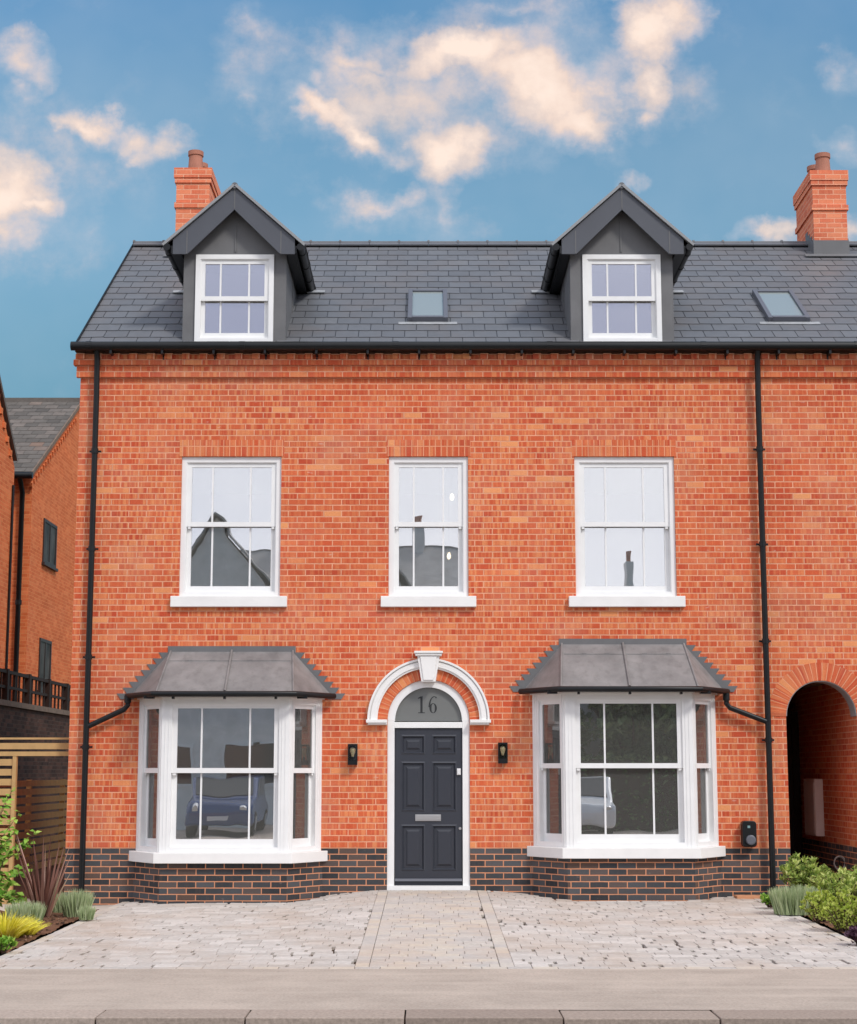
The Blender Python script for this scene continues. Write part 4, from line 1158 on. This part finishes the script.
# ================================================================== across the road (seen in the window panes)
M['palerroof'] = plain('pale_roof_tiles', (.42, .40, .38), .8, .3, .25, 2)
def simple_house(label, X0, X1, zE, zR, gx, gw, gap, chims, ct=.8):
    Yf = -29.6
    t = thing('rendered_house', label, 'house', ((X0+X1)/2, Yf, -.3))
    m = MB(); m.box(X0, X1, Yf-7, Yf, -.3, zE)
    m.prism_y([(gx-gw, zE-.01), (gx+gw, zE-.01), (gx, gap)], Yf-3, Yf+.3)
    m.box(gx-gw, gx+gw, Yf-.5, Yf+.3, -.3, zE-.01)
    m.build('wall', M['render'], t)
    r = MB(); d = Vector((0, -3.5, zR-zE)); r.obox((X0-.2, Yf+.3, zE-.1), (X1-X0+.4, 0, 0), d*1.1, (0, .04, .06)); r.obox((X0-.2, Yf-7.3, zE-.1), (X1-X0+.4, 0, 0), Vector((0, 3.5, zR-zE))*1.1, (0, .04, .06))
    for s in (-1, 1):
        a = Vector((gx, Yf+.45, gap+.1)); b = Vector((gx+s*(gw+.35), Yf+.45, zE-.2)); r.obox(b, (0, -3.5, 0), a-b, (0, 0, .10))
    r.build('roof', M['palerroof'], t)
    for xx in chims:
        c = MB().box(xx-.16, xx+.16, Yf-3.9, Yf-3.1, zR-.6, zR+ct); ch_ = c.build('chimney', M['render'], t)
        MB().tube([(xx, Yf-3.5, zR+ct), (xx, Yf-3.5, zR+ct+.4)], .1, 10).build('chimney_pot', M['pot'], ch_)
    for zz in (1.0, 3.8):
        for xx in (gx-gw*.45, gx+gw*.45, X1-1.0):
            w = MB(); w.box(xx-.5, xx+.5, Yf+.301, Yf+.34, zz, zz+1.3); wf = w.build('window', M['white'], t)
            MB().box(xx-.43, xx+.43, Yf+.341, Yf+.35, zz+.07, zz+1.23).build('pane', M['glassdark'], wf)
simple_house('grey rendered gabled house across the road reflected in the left windows', -11.5, -3.6, 6.0, 8.4, -6.4, 2.1, 9.0, (-4.6,))
simple_house('darker gabled house across the road reflected in the middle window', -3.3, .9, 6.2, 8.5, -1.9, 1.5, 8.9, (-.35,))
simple_house('low grey house across the road whose chimney shows in the right window', 3.4, 12.5, 4.6, 7.0, 10.0, 1.6, 7.2, (6.5,), 1.2)
def bigtree(label, x, y, h, r, seed):
    random.seed(seed); t = thing('broadleaf_tree', label, 'tree', (x, y, -.3), 'trees across the road')
    tr = MB().tube([(x, y, -.4), (x+.1, y, h*.3), (x, y+.1, h*.55)], [.2, .15, .08], 10)
    for k in range(7):
        a = 2*PI*k/7; tr.tube([(x, y, h*.28+k*.12), (x+math.cos(a)*r*.7, y+math.sin(a)*r*.7, h*(.5+.05*k))], [.07, .02], 6)
    tr.build('trunk', M['bark'], t); f = MB()
    for k in range(85):
        d = rv(); c_ = Vector((x, y, h*.58))+Vector((d.x*r, d.y*r, d.z*h*.4))*random.uniform(.3, 1)
        for j in range(70):
            p = c_+rv()*random.uniform(.1, .55); leaf(f, p, rv(), rv(), .27, .17)
    f.build('crown', M['l_tree'], t, fix=False)
bigtree('broad dark tree across the road reflected at the left of the right bay', 2.9, -29.0, 4.6, 1.8, 40)
bigtree('middle dark tree across the road reflected in the right bay', 6.0, -29.0, 4.9, 2.0, 41)
bigtree('dark tree across the road furthest to the right', 9.2, -29.0, 4.5, 1.9, 42)
hd = MB(); random.seed(43)
t = thing('hedge', 'dense dark green hedge across the road', 'hedge', (6, -27.2, -.3))
for k in range(9000):
    p = Vector((random.uniform(1.6, 12), -27.2+random.uniform(-.3, .3), random.uniform(-.2, 1.9))); leaf(hd, p, rv(), rv(), .12, .08)
hd.build('foliage', M['l_tree'], t, fix=False); MB().box(1.8, 11.8, -27.4, -27.0, -.3, 1.75).build('hedge_core', M['bark'], t)
# parked vehicles on the far side of the road
def vehicle(name, label, cat, x, y, paint):
    prof = [(-2, .25), (2, .25), (2.05, .6), (1.95, .82), (1.1, .95), (.5, 1.42), (-1.2, 1.46), (-1.85, 1.0), (-2.03, .75)]; wid = 1.72; z0 = -.16
    t = thing(name, label, cat, (x, y, z0))
    m = MB(); m.prism_y([(x+a, z0+b) for a, b in prof], y-wid/2, y+wid/2); m.build('body', paint, t, bevel=.07)
    for gl in ([(-1.5, .98), (-.15, .98), (-.15, 1.36), (-1.15, 1.38)], [(-.05, .98), (.9, .98), (.42, 1.34), (-.05, 1.36)]):
        MB().prism_y([(x+a, z0+b) for a, b in gl], y-wid/2-.006, y+wid/2+.006).build('side_window', M['glassdark'], t)
    u = Vector((-.6, 0, .47)); MB().obox(Vector((x+1.04, y-.72, z0+1.0)), u*.88, (0, 1.44, 0), (.015, 0, .02)).build('windscreen', M['glassdark'], t)
    for s in (-1, 1): MB().tube([(x+1.96, y+s*.62, z0+.68), (x+2.03, y+s*.62, z0+.66)], [.13, .10], 14).build('headlight', M['steel'], t)
    MB().box(x+2.03, x+2.06, y-.26, y+.26, z0+.42, z0+.53).build('number_plate', M['vanwhite'], t)
    for wx in (-1.3, 1.28):
        for s in (-1, 1):
            w = MB().tube([(x+wx, y+s*(wid/2-.19), z0+.32), (x+wx, y+s*(wid/2+.01), z0+.32)], .32, 20).build('wheel', M['tyre'], t)
            MB().tube([(x+wx, y+s*(wid/2+.011), z0+.32), (x+wx, y+s*(wid/2+.02), z0+.32)], .2, 16).build('rim', M['steel'], w)
    t.rotation_euler = (0, 0, PI/2)
vehicle('parked_car', 'blue hatchback parked across the road reflected in the left bay', 'car', -5.25, -24.4, M['carblue'])
vehicle('parked_car', 'white hatchback parked across the road reflected in the right bay', 'car', 3.85, -24.4, M['vanwhite'])

# ================================================================== sky and light
SUN_AZ = R(142); SUN_EL = R(44)
W = bpy.data.worlds.new('World'); SC.world = W; W.use_nodes = True
t = W.node_tree; q = N(t); bg = t.nodes['Background']
sky = q.n('ShaderNodeTexSky'); sky.sky_type = 'NISHITA'; sky.sun_disc = False
sky.sun_elevation = SUN_EL; sky.sun_rotation = SUN_AZ; sky.air_density = 1.0; sky.dust_density = .6; sky.ozone_density = 2.5
g = q.n('ShaderNodeTexCoord').outputs['Generated']
sep = q.n('ShaderNodeSeparateXYZ'); q.l(g, sep.inputs[0]); X_, Y_, Z_ = sep.outputs
# tangent-plane coordinates of the northern half of the sky
yc = q.math('MAXIMUM', Y_, .05)
u = q.math('DIVIDE', X_, yc); v = q.math('DIVIDE', Z_, yc)
cmb = q.n('ShaderNodeCombineXYZ'); q.l(u, cmb.inputs[0]); q.l(v, cmb.inputs[1]); uvv = cmb.outputs[0]
w1 = q.n('ShaderNodeTexNoise'); w1.inputs['Scale'].default_value = 24; w1.inputs['Detail'].default_value = 6; w1.inputs['Roughness'].default_value = .56; q.l(uvv, w1.inputs['Vector'])
sb = q.n('ShaderNodeVectorMath', operation='SUBTRACT'); q.l(w1.outputs['Color'], sb.inputs[0]); sb.inputs[1].default_value = (.5, .5, .5)
ma = q.n('ShaderNodeVectorMath', operation='MULTIPLY_ADD'); q.l(sb.outputs[0], ma.inputs[0]); ma.inputs[1].default_value = (.058, .050, 0); q.l(uvv, ma.inputs[2])
wuv = ma.outputs[0]
# clouds: centre (as a direction), half sizes, tilt, weight
CL = [(400, 95, 150, 66, 10, .50), (560, 70, 120, 72, 20, .42), (640, 70, 70, 70, 0, .33), (50, 140, 110, 50, 20, .26), (20, 220, 80, 60, 0, .34), (400, 214, 90, 24, 10, .28), (470, 52, 78, 24, -12, 1.), (545, 88, 70, 46, 25, 1.), (575, 125, 42, 28, 10, .95), (515, 70, 60, 34, 10, .9), (447, 150, 38, 34, -30, 1.), (350, 55, 62, 18, 15, .55), (318, 78, 30, 14, 40, .55), (325, 112, 50, 18, 25, .9), (365, 140, 40, 16, 28, .8), (305, 100, 26, 12, 20, .7),
      (400, 95, 55, 30, 0, .42), (360, 75, 60, 20, 30, .6), (600, 95, 30, 24, 0, .6), (655, 32, 42, 32, -10, 1.), (650, 80, 22, 38, 8, .72), (640, 118, 18, 16, 0, .6), (610, 8, 40, 10, 0, .5),
      (22, 58, 36, 22, 10, .62), (20, 88, 20, 16, 0, .4), (88, 128, 34, 16, 28, .85), (128, 143, 44, 14, 0, .6), (160, 142, 20, 16, 0, .5), (2, 190, 44, 38, 30, 1.), (14, 232, 30, 28, 0, .6), (30, 205, 26, 14, 20, .8),
      (376, 204, 34, 13, -8, .62), (445, 214, 34, 20, 30, .36), (260, 18, 24, 26, 20, .34), (840, 66, 26, 24, 0, .34), (846, 140, 24, 16, 0, .45), (772, 232, 36, 10, 0, .55), (850, 235, 26, 18, 0, .5), (250, 95, 16, 10, 0, .3), (520, 6, 50, 12, 0, .4), (625, 180, 14, 10, 0, .3)]
acc = None; bright = None
for (px, py, a, b_, rot, wt) in CL:
    d = ray(px, py); cu, cv = d[0]/d[1], d[2]/d[1]
    sa, sb_ = a*1.62/F*1.03, b_*1.6/F*1.03
    mp = q.n('ShaderNodeMapping'); mp.vector_type = 'TEXTURE'
    mp.inputs['Location'].default_value = (cu, cv, 0); mp.inputs['Rotation'].default_value = (0, 0, -R(rot)); mp.inputs['Scale'].default_value = (sa, sb_, 1)
    q.l(wuv, mp.inputs['Vector'])
    gr = q.n('ShaderNodeTexGradient'); gr.gradient_type = 'SPHERICAL'; q.l(mp.outputs[0], gr.inputs[0])
    val = q.math('MULTIPLY', gr.outputs[1], wt)
    acc = val if acc is None else q.math('SMOOTH_MAX', acc, val, .06)
fb = q.noise(uvv, 30, 8, .62)
dens = q.math('ADD', acc, q.math('MULTIPLY', q.math('SUBTRACT', fb, .5), .85))
dens = q.math('MULTIPLY', dens, q.ramp(acc, [(.0, 0.), (.12, 1.)]))
mask = q.ramp(dens, [(.04, 0.), (.20, .24), (.42, .62), (.75, .96)])
north = q.ramp(Y_, [(.30, 0.), (.5, 1.)])
mask = q.math('MULTIPLY', mask, north)
shade = q.ramp(q.math('ADD', dens, q.math('MULTIPLY', q.math('SUBTRACT', q.noise(uvv, 17, 5, .6), .5), 1.3)), [(.10, (.42, .47, .55)), (.32, (.60, .53, .54)), (.55, (.76, .59, .50)), (.95, (.86, .70, .60))])
K = 1.0
cloudc = q.mix(1., shade, (SKYK, SKYK, SKYK), 'MULTIPLY')
tint = q.mix(1., sky.outputs[0], SKYTINT, 'MULTIPLY')
dusk = q.ramp(v, [(.0, (.62, .60, .78)), (.20, (.42, .52, .54)), (.26, (.62, .70, .70)), (.33, (.88, .92, .91)), (.41, (.90, .98, .99)), (.50, (.74, .96, 1.10))])
tint = q.mix(1., tint, dusk, 'MULTIPLY')
# faint high veil low in the sky
veil = q.ramp(q.noise(uvv, 6, 4, .6), [(.4, 0.), (.75, .16)])
north_sky = q.mix(mask, q.mix(veil, tint, (SKYK*.5, SKYK*.55, SKYK*.62)), cloudc)
# the rest of the sky (south and overhead) is bright broken overcast
oc = q.ramp(q.noise(g, 2.6, 6, .6), [(.3, (.74, .78, .90)), (.55, (.95, .96, 1.02)), (.8, (1.1, 1.09, 1.1))])
oc = q.mix(1., oc, (OVC, OVC, OVC), 'MULTIPLY')
ocg = q.ramp(Z_, [(.05, 1.0), (.19, .93), (.255, (.42, .44, .56)), (.42, (.7, .72, .8)), (.9, 1.)])
oc = q.mix(1., oc, ocg, 'MULTIPLY')
fin = q.mix(q.ramp(Y_, [(.10, 0.), (.5, 1.)]), oc, north_sky)
q.l(fin, bg.inputs['Color']); bg.inputs['Strength'].default_value = WSTR
ld = bpy.data.lights.new('sun', 'SUN'); lo = bpy.data.objects.new('sun', ld); COL.objects.link(lo)
ld.energy = SUNE; ld.angle = R(10); ld.color = (1., .96, .90)
sd = Vector((math.sin(SUN_AZ)*math.cos(SUN_EL), math.cos(SUN_AZ)*math.cos(SUN_EL), math.sin(SUN_EL)))
lo.rotation_euler = sd.to_track_quat('Z', 'Y').to_euler()

vs = SC.view_settings; vs.view_transform = 'Standard'; vs.look = 'None'; vs.exposure = EXPO; vs.gamma = 1.0
SC.cycles.use_denoising = True
SC.cycles.max_bounces = 6; SC.cycles.transparent_max_bounces = 12; SC.cycles.caustics_reflective = False; SC.cycles.caustics_refractive = False
for o in bpy.data.objects:
    if '_o' in o: del o['_o']
